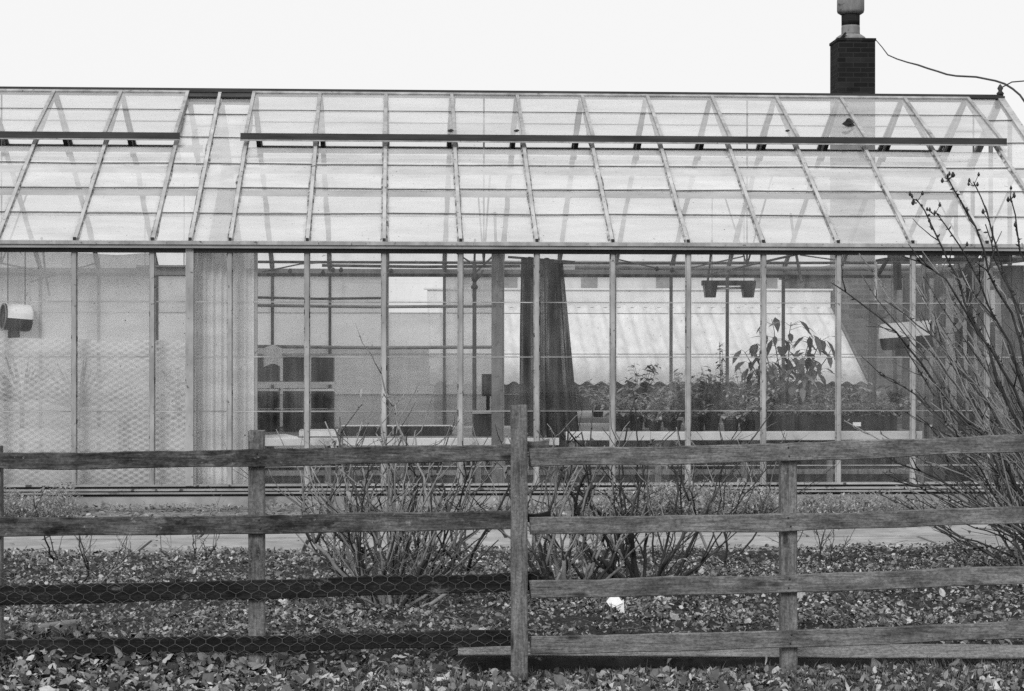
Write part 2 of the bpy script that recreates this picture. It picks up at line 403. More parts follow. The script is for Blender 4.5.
# ------------------------------------------------------------------ ground, bed, path
YF, YR = 19.23, 25.75
YM = (YF + YR) / 2
ZE = az(245, YF); ZR = ZE + 1.845; ZS = az(487, YF)
def gh(x, y):
    z = .03 * noise.noise(V((x * .9, y * .9, 0))) + .02 * noise.noise(V((x * 3, y * 3, 4))) + .008 * noise.noise(V((x * 9, y * 9, 7)))
    if y < 10.05:
        z -= .05 + .03 * max(0, min(1, (x - .27) / .1)) + .05 * max(0, min(1, (x - .27) / .1)) * max(0, min(1, (y - 9.72) / .1))
        z += .13 * max(0, min(1, (-.4 - x) / 1.2)) * math.exp(-((y - 10.0) / .5) ** 2)   # leaves banked up against the netting
    else:
        k = min(1, (y - 10.05) / .3)
        z += k * .03 + (1 - k) * (.13 * max(0, min(1, (-.4 - x) / 1.2)) * math.exp(-((y - 10.0) / .5) ** 2) - .02)
    if y > 14.7: z -= .05 * min(1, (y - 14.7) / .3)
    return z
b = MB(); b.quad((-900,-900,-.14),(900,-900,-.14),(900,1500,-.14),(-900,1500,-.14))
tag(b.build('ground', m['field']), kind='structure')
b = MB(); nx, ny = 160, 110; X0, X1, Y0, Y1 = -6.5, 7.5, 7.6, 15.08
for j in range(ny + 1):
    for i in range(nx + 1):
        x = X0 + (X1 - X0) * i / nx; y = Y0 + (Y1 - Y0) * j / ny; b.v.append(V((x, y, gh(x, y))))
for j in range(ny):
    for i in range(nx):
        a = j * (nx + 1) + i; b.f.append((a, a+1, a+nx+2, a+nx+1)); b.m.append(0); b.s.append(True); b.uv.append(None)
tag(b.build('soil_bed', m['soil']), kind='structure')
PY0, PY1 = 15.0, 17.0
b = MB(); x = -8.0; k = 0
while x < 10:
    wd = 1.22
    for r, (ya, yb) in enumerate(((PY0, 15.90), (15.98, PY1))):
        o = .35 * r; b.box(x + o, x + o + wd - .03, ya, yb, -.1, .018 + .004 * ((k * 7 + r * 3) % 3 - 1))
    x += wd; k += 1
b.box(-8, 10, PY0 + .02, PY1 - .02, -.11, .002, 1)
tag(b.build('path', [m['concrete'], m['joint']]), kind='structure')
b = MB(); nx, ny = 140, 20
for j in range(ny + 1):
    for i in range(nx + 1):
        x = -8 + 18 * i / nx; y = 16.9 + (YF + .15 - 16.9) * j / ny
        b.v.append(V((x, y, .0 + .02 * noise.noise(V((x * 3, y * 3, 2))) + .012 * noise.noise(V((x * 11, y * 11, 2))) - (.05 if y < 17.02 else 0))))
for j in range(ny):
    for i in range(nx):
        a = j * (nx + 1) + i; b.f.append((a, a+1, a+nx+2, a+nx+1)); b.m.append(0); b.s.append(True); b.uv.append(None)
tag(b.build('gravel_strip', m['strip']), kind='structure')
b = MB(); b.box(-9.5, 10, YF + .12, YR - .1, -.1, .02)
tag(b.build('greenhouse_floor', m['floor']), kind='structure')

# ------------------------------------------------------------------ greenhouse
XP0 = ax(384, YF); PITCH = (ax(913, YF) - ax(75, YF)) / 11
XG = ax(1000, YM); XL = XP0 - 8 * PITCH; XQ = ax(190, YF)
barsX = [XP0 + k * PITCH for k in range(-8, 10)]
allX = sorted(barsX + [XQ, XG])
G = thing('greenhouse', 'long glasshouse with white glazing bars and ridge vents above the rose bed', 'greenhouse', (0, YM, 0))
def rp(x, t, side=0, off=0.0):
    """point on the roof slope: t 0 at the eave, 1 at the ridge; side 0 front, 1 rear; off along the outward normal"""
    dy = (YM - YF); dz = ZR - ZE; L = math.hypot(dy, dz)
    ny_, nz_ = (-dz / L, dy / L)
    y = YF + dy * t + ny_ * off; z = ZE + dz * t + nz_ * off
    if side: y = 2 * YM - y
    return V((x, y, z))
LAPS = [0, .174, .330, .487, .665, .831, 1.0]
VENTS = [(barsX[6], barsX[17]), (barsX[0], barsX[5])]
def in_vent(x0, x1): return any(x0 >= a - .02 and x1 <= c + .02 for a, c in VENTS)
for side in (0, 1):
    upn = (rp(0, .5, side, 1) - rp(0, .5, side, 0)).normalized()
    for i, x in enumerate(allX):
        b = MB(); edge = x in (allX[0], allX[-1]); wd = .075 if edge else .034
        b.beam(rp(x, -.012, side), rp(x, .995, side), wd, .06, upn, 0, .004)
        if not edge:
            for sgn in (-1, 1):       # irregular putty and moss along the glass
                vs = []; n = 40
                for q in range(n + 1):
                    t = .004 + .985 * q / n
                    e = .010 + .020 * max(0, noise.noise(V((x * 3 + sgn, t * 9, side)))) + .008 * noise.noise(V((x * 7 + sgn, t * 15, side)))
                    p0 = rp(x + sgn * .016, t, side, .020); p1 = rp(x + sgn * (.018 + max(.003, e)), t, side, .0085)
                    vs += [p0, p1]
                b.add(vs, [(2*q, 2*q+1, 2*q+3, 2*q+2) for q in range(n)], 1)
            if side == 0:
                p = rp(x, .006, 0, .04); b.box(p.x - .014, p.x + .014, p.y - .02, p.y + .02, p.z - .02, p.z + .014, 2)
        b.build('rafter', [m['rafter'], m['putty'], m['black']], G)
    for i in range(len(allX) - 1):
        x0, x1 = allX[i] + .012, allX[i+1] - .012
        vb = in_vent(allX[i], allX[i+1]); rows = 4 if vb else 6; laps = LAPS if not (vb and side == 0) else [0, .174, .330, .487, .604]
        b = MB()
        for r in range(rows):
            t0, t1 = laps[r], laps[r+1] + (.012 if r < rows - 1 else 0)
            b.quad(rp(x0, t0, side, .009), rp(x1, t0, side, .009), rp(x1, t1, side, .002), rp(x0, t1, side, .002), 0)
            if r:
                j0, j1 = .004 * rng.uniform(-1, 1), .004 * rng.uniform(-1, 1)
                b.beam(rp(x0 + .008, t0 + j0, side, .013), rp(x1 - .008, t0 + j1, side, .013), .016, .004, upn, 1)
        b.build('roof_glass', [m['roofglass'] if side == 0 else m['rearroof'], m['lap']], G)
    for (xa, xb) in VENTS:
        lift = .105 if side == 0 else .11; tb = .61 if side == 0 else .672
        def vp(x, t, o=0.0):
            k = (1 - t) / (1 - tb)
            return rp(x, t, side, .028 + lift * k + o)
        b = MB(); xs = [x for x in allX if xa - .01 <= x <= xb + .01 and abs(x - XQ) > .01]
        for x in xs: b.beam(vp(x, tb), vp(x, .99), .036, .036, upn, 0)
        b.beam(vp(xa, .985), vp(xb, .985), .05, .03, upn, 0)
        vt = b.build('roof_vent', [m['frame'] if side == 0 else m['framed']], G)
        b = MB()
        for x0, x1 in zip(xs, xs[1:]):
            for t0, t1 in ((tb, .83), (.821, .985)):
                b.quad(vp(x0+.012, t0, .006), vp(x1-.012, t0, .006), vp(x1-.012, t1, .0), vp(x0+.012, t1, .0), 0)
            b.beam(vp(x0 + .02, .821, .010), vp(x1 - .02, .821, .010), .014, .004, upn, 1)
        b.build('vent_glass', [m['ventglass'] if side == 0 else m['rearroof'], m['lap']], vt)
        b = MB()
        pa, pb = vp(xa - .05, tb - .004, -.01), vp(xb + .05, tb - .004, -.01)
        b.beam(pa, pb, .045, .07, (0, 0, 1), 0)
        b.beam(pa + V((0, -.03 if side == 0 else .03, -.042)), pb + V((0, -.03 if side == 0 else .03, -.042)), .03, .012, (0, 0, 1), 1)
        b.build('vent_rail', [m['dkwood'], m['frame']], vt)
        if side == 1:
            for x in xs:
                b = MB(); b.beam(rp(x, .70, 1, -.06), rp(x, .80, 1, -.06), .05, .06, upn); b.build('dark_rafter_stub', m['dkwood'], G)  # added dark stubs: unlit look of the rear rafters put into colour
# ridge
b = MB(); b.beam((allX[0] - .04, YM, ZR + .022), (XG + .04, YM, ZR + .022), .10, .028); b.beam((allX[0] - .03, YM, ZR + .046), (XG + .03, YM, ZR + .046), .05, .018, (0,0,1), 1)
b.build('ridge_cap', [m['dkwood'], m['dkwood']], G)
b = MB(); b.beam((allX[6] + .02, YM, ZR - .07), (barsX[6] - .02, YM, ZR - .07), .05, .11); b.beam((barsX[5] + .02, YM - .02, ZR - .07), (XQ - .02, YM - .02, ZR - .07), .05, .11)
b.beam((XQ + .02, YM - .02, ZR - .07), (barsX[6] - .02, YM - .02, ZR - .07), .05, .11)
upn = (rp(0, .5, 0, 1) - rp(0, .5, 0, 0)).normalized()
b.beam(rp(barsX[5] + .02, .965, 0, .032), rp(XQ - .02, .965, 0, .032), .10, .012, upn); b.beam(rp(XQ + .02, .965, 0, .032), rp(barsX[6] - .02, .965, 0, .032), .10, .012, upn)
b.build('ridge_board', m['dkwood'], G)
b = MB(); b.lathe((XG, YM, ZR + .05), [(.03, 0), (.045, .02), (.02, .05), (.035, .08), (.012, .12), (.0, .13)], 10); b.build('finial', m['dkwood'], G)
# gutters / eaves and sills, plinth
for side in (0, 1):
    sg = -1 if side == 0 else 1
    yw = YF if side == 0 else YR
    b = MB(); y0, y1 = sorted((yw + sg * .10, yw - sg * .03))
    b.box(allX[0] - .1, XG + .1, y0, y1, ZE - .045, ZE + .012, 0)
    b.box(allX[0] - .1, XG + .1, min(yw + sg*.118, yw + sg*.10), max(yw + sg*.118, yw + sg*.10), ZE - .012, ZE + .022, 1)
    b.box(allX[0] - .1, XG + .1, min(yw + sg*.05, yw - sg*.03), max(yw + sg*.05, yw - sg*.03), ZE - .085, ZE - .047, 2)
    b.build('gutter', [m['gutter'], m['frame'], m['dkwood']], G)
    b = MB(); zz = ZS
    for (ya_, yb_, pr, mi_) in ((483.2, 485.2, .045, 0), (485.2, 487.4, .012, 1), (487.4, 489.4, .075, 0), (489.4, 490.6, .03, 1), (490.6, 492.6, .065, 2), (492.6, 495.2, .015, 1)):  # black strips: shadow under each sill step put into the colour
        b.box(allX[0] - .05, XG + .05, min(yw + sg*pr, yw - sg*.05), max(yw + sg*pr, yw - sg*.05), az(yb_, YF) + .0005, az(ya_, YF) - .0005, mi_)
    b.build('sill', [m['sill'], m['black'], m['plinth']], G)
    b = MB(); b.box(allX[0], XG, min(yw + sg*.035, yw - sg*.09), max(yw + sg*.035, yw - sg*.09), -.12, az(495.2, YF))
    b.build('plinth', m['plinth'], G)
ZL = [ZS + .02] + [az(y, YF) for y in (466, 411, 357, 302.5)] + [ZE - .05]
for side in (0, 1):
    sg = -1 if side == 0 else 1; yw = YF if side == 0 else YR
    for i, x in enumerate(allX):
        wd = .037; dp = .05
        if abs(x - XQ) < .01: wd, dp = .075, .09
        if x in (allX[0], allX[-1]): wd, dp = .1, .1
        b = MB(); b.box(x - wd/2, x + wd/2, yw - dp/2 + sg*.01, yw + dp/2 + sg*.01, ZS + .024, ZE - .048, 0)
        if side == 0 and wd < .06:
            for sgn in (-1, 1):
                b.beam((x + sgn*.024, yw - .004, ZS + .03), (x + sgn*.024, yw - .004, ZE - .06), .011, .014, (0,1,0), 1)
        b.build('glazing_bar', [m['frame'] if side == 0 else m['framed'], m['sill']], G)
    for i in range(len(allX) - 1):
        x0, x1 = allX[i] + .02, allX[i+1] - .02
        b = MB(); off = sg * .004
        fog = side == 1 and x1 < ax(512, YR); topfog = not (ax(380, YR) < (x0 + x1) / 2 < ax(442, YR))
        for r in range(5):
            z0, z1 = ZL[r], ZL[r+1] + (.01 if r < 4 else 0)
            b.quad((x0, yw + off + sg*.006, z0), (x1, yw + off + sg*.006, z0), (x1, yw + off, z1), (x0, yw + off, z1), 2 if fog and (r < 4 or topfog) else 0)
            if r: b.box(x0 + .015, x1 - .015, min(yw + sg*.012, yw + sg*.018), max(yw + sg*.012, yw + sg*.018), z0 - .0045, z0 + .0035, 1)
        b.build('wall_glass', [m['wallglass'] if side == 0 else m['rearglass'], m['lapw'], m['fogglass']], G)
# gable ends
for x in (allX[0], XG):
    b = MB(); n = 9
    for k in range(n + 1):
        y = YF + (YR - YF) * k / n; zt = ZE + (ZR - ZE) * (1 - abs(y - YM) / (YM - YF))
        b.box(x - .02, x + .02, y - .022, y + .022, ZS + .02, zt - .02)
    b.box(x - .035, x + .035, YF, YR, ZE - .04, ZE + .03); b.box(x - .05, x + .05, YF, YR, -.1, ZS)
    b.build('gable_frame', m['frame'], G)
    b = MB(); b.add([(x+.003, YF, ZS), (x+.003, YR, ZS), (x+.003, YR, ZE), (x+.003, YM, ZR), (x+.003, YF, ZE)], [(0,1,2,3,4)], 0, False, [[(.5,.5)]*5]); b.build('gable_glass', m['wallglass'], G)
# inner stanchion, purlins, ties, pipes
def wpost(px, w_, Y, ytop=248, ybot=500, mt='framed', name='stanchion', dp=.07):
    x = ax(px, Y); b = MB(); b.box(x - w_/2, x + w_/2, Y - dp/2, Y + dp/2, max(.02, az(ybot, Y)), az(ytop, Y)); return b.build(name, m[mt], G)
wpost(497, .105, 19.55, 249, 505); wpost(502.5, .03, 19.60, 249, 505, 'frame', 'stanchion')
for side in (0, 1):
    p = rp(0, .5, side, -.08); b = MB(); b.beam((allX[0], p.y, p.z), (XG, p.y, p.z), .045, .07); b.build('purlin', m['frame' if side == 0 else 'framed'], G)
for px in (-60, 191, 497, 800, 1060):
    x = ax(px, 19.5); b = MB()
    ze = ZE - .06
    b.tube([(x, YF + .05, ze), (x, YR - .05, ze)], .012, 6)
    for s_ in (0, 1):
        q = rp(x, .5, s_, -.06); b.tube([(x, YM, ze), q], .010, 6)
        q1 = rp(x, .22, s_, -.05); yw = YF + .2 if s_ == 0 else YR - .2
        b.tube([(x, yw, ze - .28), (x, (yw + q1.y) / 2 + (.06 if s_ == 0 else -.06), (ze - .28 + q1.z) / 2), q1], .014, 6)
    b.tube([(x, YM, ze), (x, YM, ZR - .03)], .010, 6)
    b.build('tie_rod', m['framed'], G)
for (pxa, pxb, y, Y, rr) in ((258, 1000, 262.5, 24.2, .017), (322, 520, 266, 21.2, .016), (255, 385, 298, 24.9, .016), (255, 500, 306, 25.1, .02), (256, 500, 347, 25.2, .022), (575, 1010, 268, 25.45, .03)):
    b = MB(); b.tube([at(pxa, y - .6, Y), at((pxa+pxb)/2, y + .8, Y), at(pxb, y, Y)], rr, 6); b.build('heating_pipe', m['pipe' if rr < .019 else 'metal'], G)
for (x0, y0, x1, y1, Y) in ((262, 272, 300, 264, 23.5), (300, 264, 322, 262.5, 23.5), (612, 258, 665, 270, 24), (690, 268, 745, 256, 24), (800, 255, 850, 262, 24), (455, 252, 470, 262, 20.5), (100, 262, 30, 282, 22)):
    b = MB(); b.tube([at(x0, y0, Y), at(x1, y1, Y)], .009, 5); b.build('tie_rod', m['framed'], G)
# corrugated sheets of the partition
def corr(name, pa, pb, z0, z1, pitch, amp, mat, parent=None, nseg=6, ztop=None):
    pa, pb = V(pa), V(pb); d = pb - pa; L = d.length; d.normalize(); nrm = V((-d.y, d.x, 0)); n = max(2, int(L / pitch * nseg)); b = MB(); vs = []
    for i in range(n + 1):
        s_ = L * i / n; p = pa + d * s_ + nrm * (amp * math.sin(2 * math.pi * s_ / pitch)); zt = ztop(p) if ztop else z1
        vs += [V((p.x, p.y, z0)), V((p.x, p.y, zt))]
    b.add(vs, [(2*i, 2*i+2, 2*i+3, 2*i+1) for i in range(n)], 0, True, [[(.5,.5)]*4]*n)
    return b.build(name, mat, parent)
corr('partition_sheet', (ax(198, 19.42), 19.42, 0), (ax(254, 19.42), 19.46, 0), .1, ZE - .03, .078, .022, m['corr'], G)
corr('partition_sheet', (XQ + .03, YF + .12, 0), (XQ + .03, YR - .08, 0), .05, ZR, .076, .012, m['corr'], G, 6,
     lambda p: ZE + (ZR - ZE) * (1 - abs(p.y - YM) / (YM - YF)) - .06)
b = MB(); upn = (rp(0, .5, 0, 1) - rp(0, .5, 0, 0)).normalized(); b.beam(rp(XQ + .10, .01, 0, -.05), rp(XQ + .10, .52, 0, -.05), .12, .02, upn); b.build('partition_edge', m['white'], G)
b = MB(); x = ax(255.5, 19.5); b.box(x - .015, x + .02, 19.46, 19.52, .05, ZE - .06); b.build('partition_edge', m['frame'], G)

# ------------------------------------------------------------------ left bay: films hung inside the glass
def sheet(name, pxa, pxb, ya, yb, Y, mat, label, cat, wave=.02, n=30, nz=14):
    b = MB(); vs = []; xa, xb = ax(pxa, Y), ax(pxb, Y); za, zb = az(ya, Y), az(yb, Y)
    for j in range(nz + 1):
        for i in range(n + 1):
            u, v = i / n, j / nz; x = xa + (xb - xa) * u; z = zb + (za - zb) * v
            y = Y + wave * noise.noise(V((x * 2.2, z * .8, Y))) + wave * .4 * noise.noise(V((x * 7, z * 2, Y)))
            if j >= nz - 1: z += .05 * noise.noise(V((x * 1.1, 1, Y))) + .015 * noise.noise(V((x * 4, 1, Y)))
            vs.append((x, y, z))
    fs = [(j*(n+1)+i, j*(n+1)+i+1, (j+1)*(n+1)+i+1, (j+1)*(n+1)+i) for j in range(nz) for i in range(n)]
    b.add(vs, fs, 0, True, [[(.5,.5)]*4]*len(fs))
    return tag(b.build(name, mat, None, (xa, Y, za)), label, cat)
sheet('plastic_film', -130, 151, 254, 352, 19.62, m['fog'], 'milky plastic film hung in the upper left panes, misted grey', 'plastic film')
sheet('bubble_film', -140, 188, 340, 489, 19.42, m['bubble'], 'bubble wrap insulation film with a honeycomb of blisters in the lower left panes', 'bubble film', .012)
b = MB(); b.box(ax(-40, 19.6), ax(105, 19.6), 19.55, 19.62, az(440, 19.6), az(428, 19.6)); 
tag(b.build('white_board', m['white'], None, (ax(30, 19.6), 19.6, az(440, 19.6))), 'long pale board behind the bubble film at its foot', 'board')
b = MB(); p = at(164, 270, 23); b.box(ax(136, 23), ax(192, 23), 22.95, 23.1, az(276, 23), az(268.5, 23)); b.box(ax(137, 23), ax(191, 23), 22.9, 23.15, az(268.5, 23) + .002, az(266.5, 23))
o = thing('tube_lamp', 'flat grey strip light hanging behind the panes left of the corrugated partition', 'lamp', p)
b.build('lamp_hood', m['metal'], o)
for px in (145, 184):
    b = MB(); b.tube([at(px, 266, 23), V((ax(px, 23), 23, 3.4))], .006, 4); b.build('hanging_wire', m['pipe'], o)

def fan_heater(px0, px1, y, Y, r, face, label):
    c = at((px0 + px1) / 2, y, Y); L = abs(ax(px1, Y) - ax(px0, Y))
    o = thing('fan_heater', label, 'fan heater', c, 'cylindrical fan heaters hung inside the glasshouse')
    d = V((face * .9, -.42, .07)).normalized(); ht = L * .54
    b = MB(); b.lathe(c, [(r*.5, -ht*.98), (r*.9, -ht*.95), (r*.95, -ht*.8), (r*.95, ht*.9), (r*.93, ht*.98), (r*.9, ht*.8), (r*.88, ht*.3), (.02, ht*.3)], 28, d, cap=False); b.build('casing', m['black'], o)
    b = MB(); b.shell(c, [(r*.6, -ht*1.02), (r*.99, -ht*.97), (r*1.04, -ht*.8), (r*1.04, ht*.84), (r*1.01, ht*.85)], d); b.build('top_cover', m['white'], o)
    b = MB(); b.lathe(c, [(r*.92, ht*.93), (r*1.02, ht*.93), (r*1.05, ht*.97), (r*1.02, ht*1.01), (r*.90, ht*1.0), (r*.92, ht*.93)], 28, d, cap=False); b.build('mouth_ring', m['metal'], o)
    b = MB(); b.lathe(c, [(r*.90, ht*.86), (r*.5, ht*.9), (r*.2, ht*.9), (.01, ht*.89)], 28, d, cap=False); b.lathe(c, [(r*.24, ht*.9), (r*.22, ht*.93), (.01, ht*.94)], 14, d, mi=1); b.build('grille', [m['dkwood'], m['framed']], o)
    b = MB(); q = c + V((0, .02, -r - .03)); b.box(q.x - L*.28, q.x + L*.06, q.y - .07, q.y + .07, q.z - .035, q.z + .045); b.build('base_box', m['black'], o)
    b = MB()
    for e in (-.6, .6):
        s_ = c + d * (ht * e); b.tube([s_ + V((0,0,r)), V((s_.x, s_.y, ZE - .05))], .005, 4)
    b.build('hanging_wire', m['pipe'], o)
    return o
fan_heater(883, 934, 336, 20.3, .14, 1, 'white cylindrical fan heater with dark mouth behind the arching rose canes')
fan_heater(3, 30, 318, 19.5, .13, -1, 'white fan heater cut off by the picture edge beside the milky film')

# hanging light with two dark reflectors
o = thing('grow_lamp', 'hanging lamp bar with two dark box reflectors under the eave', 'lamp', at(729, 288, 22))
for px in (710, 748):
    Y = 22; x = ax(px, Y); zt, zb = az(283, Y), az(297, Y); b = MB(); a, c = .075, .055
    b.add([(x-a, Y-a, zt), (x+a, Y-a, zt), (x+a, Y+a, zt), (x-a, Y+a, zt), (x-c, Y-c, zb), (x+c, Y-c, zb), (x+c, Y+c, zb), (x-c, Y+c, zb)],
          [(0,1,2,3),(7,6,5,4),(4,5,1,0),(5,6,2,1),(6,7,3,2),(7,4,0,3)]); b.build('reflector', m['black'], o)
b = MB(); b.box(ax(702, 22), ax(755, 22), 21.94, 22.06, az(285, 22), az(280, 22)); b.build('lamp_bar', m['dkwood'], o)
b = MB(); b.tube([at(716, 288.5, 22), at(742, 288, 22)], .015, 8); b.build('tube', m['white'], o)
b = MB()
for px in (712, 744): b.tube([at(px, 281, 22), V((ax(px, 22), 22, 3.2))], .005, 4)
b.build('hanging_wire', m['pipe'], o)

# shade cloth gathered up
def drape(px_top0, px_top1, px_bot0, px_bot1, yt, yb, Y, folds, seed, amp=.08):
    b = MB(); n, nz = folds * 10, 26; vs = []
    for j in range(nz + 1):
        v = j / nz; z = az(yt, Y) + (az(yb, Y) - az(yt, Y)) * v
        xa = ax(px_top0, Y) * (1 - v) + ax(px_bot0, Y) * v; xb = ax(px_top1, Y) * (1 - v) + ax(px_bot1, Y) * v
        for i in range(n + 1):
            u = i / n; ph = u * folds * 2 * math.pi + .9 * noise.noise(V((u * 3, v * 1.2, seed)))
            a_ = amp * (.6 + .6 * v) * (.7 + .5 * noise.noise(V((u * folds, v * .5, seed + 5))))
            x = xa + (xb - xa) * u + .018 * math.cos(ph * 1.0) + .02 * noise.noise(V((u * 4, v * 2, seed + 9))) * v
            zz = z + (.03 * noise.noise(V((u * 5, 0, seed))) if j in (0, nz) else 0)
            vs.append((x, Y + a_ * math.sin(ph), zz))
    b.add(vs, [(j*(n+1)+i, j*(n+1)+i+1, (j+1)*(n+1)+i+1, (j+1)*(n+1)+i) for j in range(nz) for i in range(n)], 0, True)
    return b
o = thing('hanging_cloth', 'dark shade cloth hanging gathered in folds behind the middle panes', 'shade cloth', at(547, 258, 19.9))
for k, args in enumerate(((521, 532, 518, 532, 257, 436, 19.74, 3, 1), (534, 552, 533, 560, 259, 446, 19.80, 4, 2), (550, 561, 556, 578, 262, 440, 19.92, 3, 3))):
    drape(*args).build('drape', m['cloth'], o)
b = MB(); b.tube([at(508, 257, 19.82), at(575, 262, 19.86)], .012, 6); b.build('curtain_rail', m['pipe'], o)

# ------------------------------------------------------------------ benches, trays, pots, plants
def bench(label, pxa, pxb, Y0_, Y1_, ztop, fascia, edge, legs):
    xa, xb = ax(pxa, Y0_), ax(pxb, Y0_); o = thing('potting_bench', label, 'bench', ((xa+xb)/2, (Y0_+Y1_)/2, .02))
    b = MB(); n = 5
    for k in range(n):
        ya = Y0_ + .03 + (Y1_ - Y0_ - .03) * k / n; b.box(xa, xb, ya, ya + (Y1_ - Y0_ - .03) / n - .006, ztop - .03, ztop)
    b.build('bench_top', m['bench'], o)
    b = MB(); b.board((xa, Y0_, ztop - fascia/2 + .012), (xb, Y0_, ztop - fascia/2 + .012), .028, fascia, (0,0,1), 0, 60, .004, pxa); b.build('front_board', m[edge], o)
    b = MB(); b.board((xa, Y1_ + .015, ztop), (xb, Y1_ + .015, ztop), .025, .06, (0,0,1), 0, 40, .003, pxb); b.build('back_board', m['benchw'], o)
    for k in range(legs):
        x = xa + .06 + (xb - xa - .12) * k / (legs - 1)
        for y in (Y0_ + .06, Y1_ - .06):
            b = MB(); b.box(x - .03, x + .03, y - .03, y + .03, .02, ztop - .032); b.build('leg', m['board_md'], o)
    b = MB(); b.beam((xa, Y0_ + .055, .30), (xb, Y0_ + .055, .30), .02, .05); b.build('stretcher', m['board_md'], o)
    return o
ZB = az(433, 19.62)
bench('grey potting bench with pale front board behind the left rose bush', 246, 559, 19.62, 22.1, ZB - .06, .075, 'benchw', 5)
bench('white edged potting bench carrying pots under the tall leafy plant', 566, 922, 19.62, 21.3, ZB, .088, 'benchw', 5)
bench('rear potting bench with leafy plants along the far glass', 575, 930, 23.4, 25.2, ZB, .08, 'bench', 5)
# papers/white sheet on left bench
b = MB(); z = ZB - .052; Y = 19.8
b.add([(ax(259, Y), 19.66, z), (ax(300, Y), 19.66, z + .002), (ax(296, Y), 20.0, z + .004), (ax(283, Y), 20.25, z + .02), (ax(259, Y), 20.2, z + .006)], [(0,1,2,3,4)])
tag(b.build('white_sheet', m['paper'], None, (ax(275, Y), Y, z)), 'white plastic sheet lying on the left end of the grey bench', 'sheet')
def tray(pxa, pxb, Y, z, label, h=.07, mat='black', dep=.35, plants=None, rim=None):
    xa, xb = ax(pxa, Y), ax(pxb, Y); o = thing('seed_tray', label, 'seed tray', ((xa+xb)/2, Y, z), 'seed trays on the benches')
    b = MB(); t = .012
    b.box(xa, xb, Y - dep/2, Y - dep/2 + t, z + .002, z + h); b.box(xa, xb, Y + dep/2 - t, Y + dep/2, z + .002, z + h)
    b.box(xa, xa + t, Y - dep/2 + t, Y + dep/2 - t, z + .002, z + h); b.box(xb - t, xb, Y - dep/2 + t, Y + dep/2 - t, z + .002, z + h)
    b.box(xa + t, xb - t, Y - dep/2 + t, Y + dep/2 - t, z + .002, z + .012); b.build('tray_body', m[mat], o)
    b = MB(); b.box(xa + t + .003, xb - t - .003, Y - dep/2 + t + .003, Y + dep/2 - t - .003, z + .014, z + h * .8); b.build('compost', m['soil'], o)
    if rim:
        b = MB(); b.box(xa - .008, xb + .008, Y + dep/2 + .002, Y + dep/2 + .022, z + h - .02, z + h + .012); b.build('rim', m[rim], o)
    return o
zl = ZB - .058
tray(300, 338, 20.4, zl, 'white seed tray left of the long black tray on the grey bench', .06, 'white')
tray(341, 392, 20.5, zl, 'left one of two black trays in line on the grey bench', .085, 'black', .3, None, 'white')
tray(394, 452, 20.5, zl, 'right one of two black trays in line on the grey bench', .085, 'black', .3, None, 'white')
tray(752, 836, 20.2, ZB + .002, 'long black tray of seedlings below the tall leafy plant', .15)
tray(840, 893, 20.2, ZB + .002, 'black tray of seedlings at the bush end of the white edged bench', .15)
b = MB(); b.box(ax(853, 19.9), ax(861, 19.9), 19.9, 19.906, ZB + .05, ZB + .09); tag(b.build('plant_label', m['paper'], None, (ax(857, 19.9), 19.9, ZB + .05)), 'small white plant label stuck in the black tray near the bush', 'label')
Yb = 20.5; b = MB(); zsh = .235; b.box(ax(262, Yb), ax(545, Yb), Yb - .25, Yb + .25, zsh - .025, zsh); tag(b.build('low_shelf', m['board_md'], None, (ax(400, Yb), Yb, zsh)), 'dark low shelf under the grey bench carrying spare pots', 'shelf')
for k, (px, rr, hh_, mt, lb) in enumerate(((287, .09, .20, 'clay', 'clay pot under the grey bench beside the left glazing bar'), (299, .07, .17, 'white', 'pale pot on the low shelf next to the leftmost clay pot'), (340, .09, .18, 'clay', 'clay pot on the low shelf in the middle of its row'), (356, .085, .2, 'white', 'pale tub on the low shelf behind the rose canes'), (416, .11, .2, 'metal', 'grey round bucket on the low shelf'), (436, .08, .16, 'clay', 'clay pot right of the grey bucket on the low shelf'), (514, .1, .18, 'metal', 'grey tin on the low shelf right of the thick post'))):
    b = MB(); b.lathe((ax(px, Yb), Yb - .1, zsh), [(rr*.75, .001), (rr, hh_*.8), (rr*1.08, hh_*.8), (rr*1.08, hh_), (rr*.92, hh_), (rr*.88, hh_*.3), (.01, hh_*.3)], 16); tag(b.build('spare_pot', m[mt], None, (ax(px, Yb), Yb - .1, zsh)), lb, 'pot', 'spare pots under the grey bench')
for px, py, Y in ((290, 271, 23.6), (323, 272.5, 23.6), (333, 270, 23), (341, 270, 23), (391, 271, 23.4), (657, 269, 24), (672, 270, 24)):
    b = MB(); b.lathe(at(px, py, Y), [(.004, -.03), (.022, -.02), (.026, 0), (.012, .03)], 8, (.2, 0, 1)); b.build('pipe_clip', m['black'], G)
o = thing('hose_coil', 'pale hose coil hanging behind the rose canes in the end bay', 'hose', at(948, 312, 21.4))
b = MB()
for k in range(4): 
    c = at(948, 312 + k * 1.2, 21.4 - .02 * k); b.tube([c + V((.15 * math.cos(a * .35) * (1 + .06 * k), 0, .19 * math.sin(a * .35))) for a in range(19)], .011, 6, cap=False)
b.build('hose', m['metal'], o)
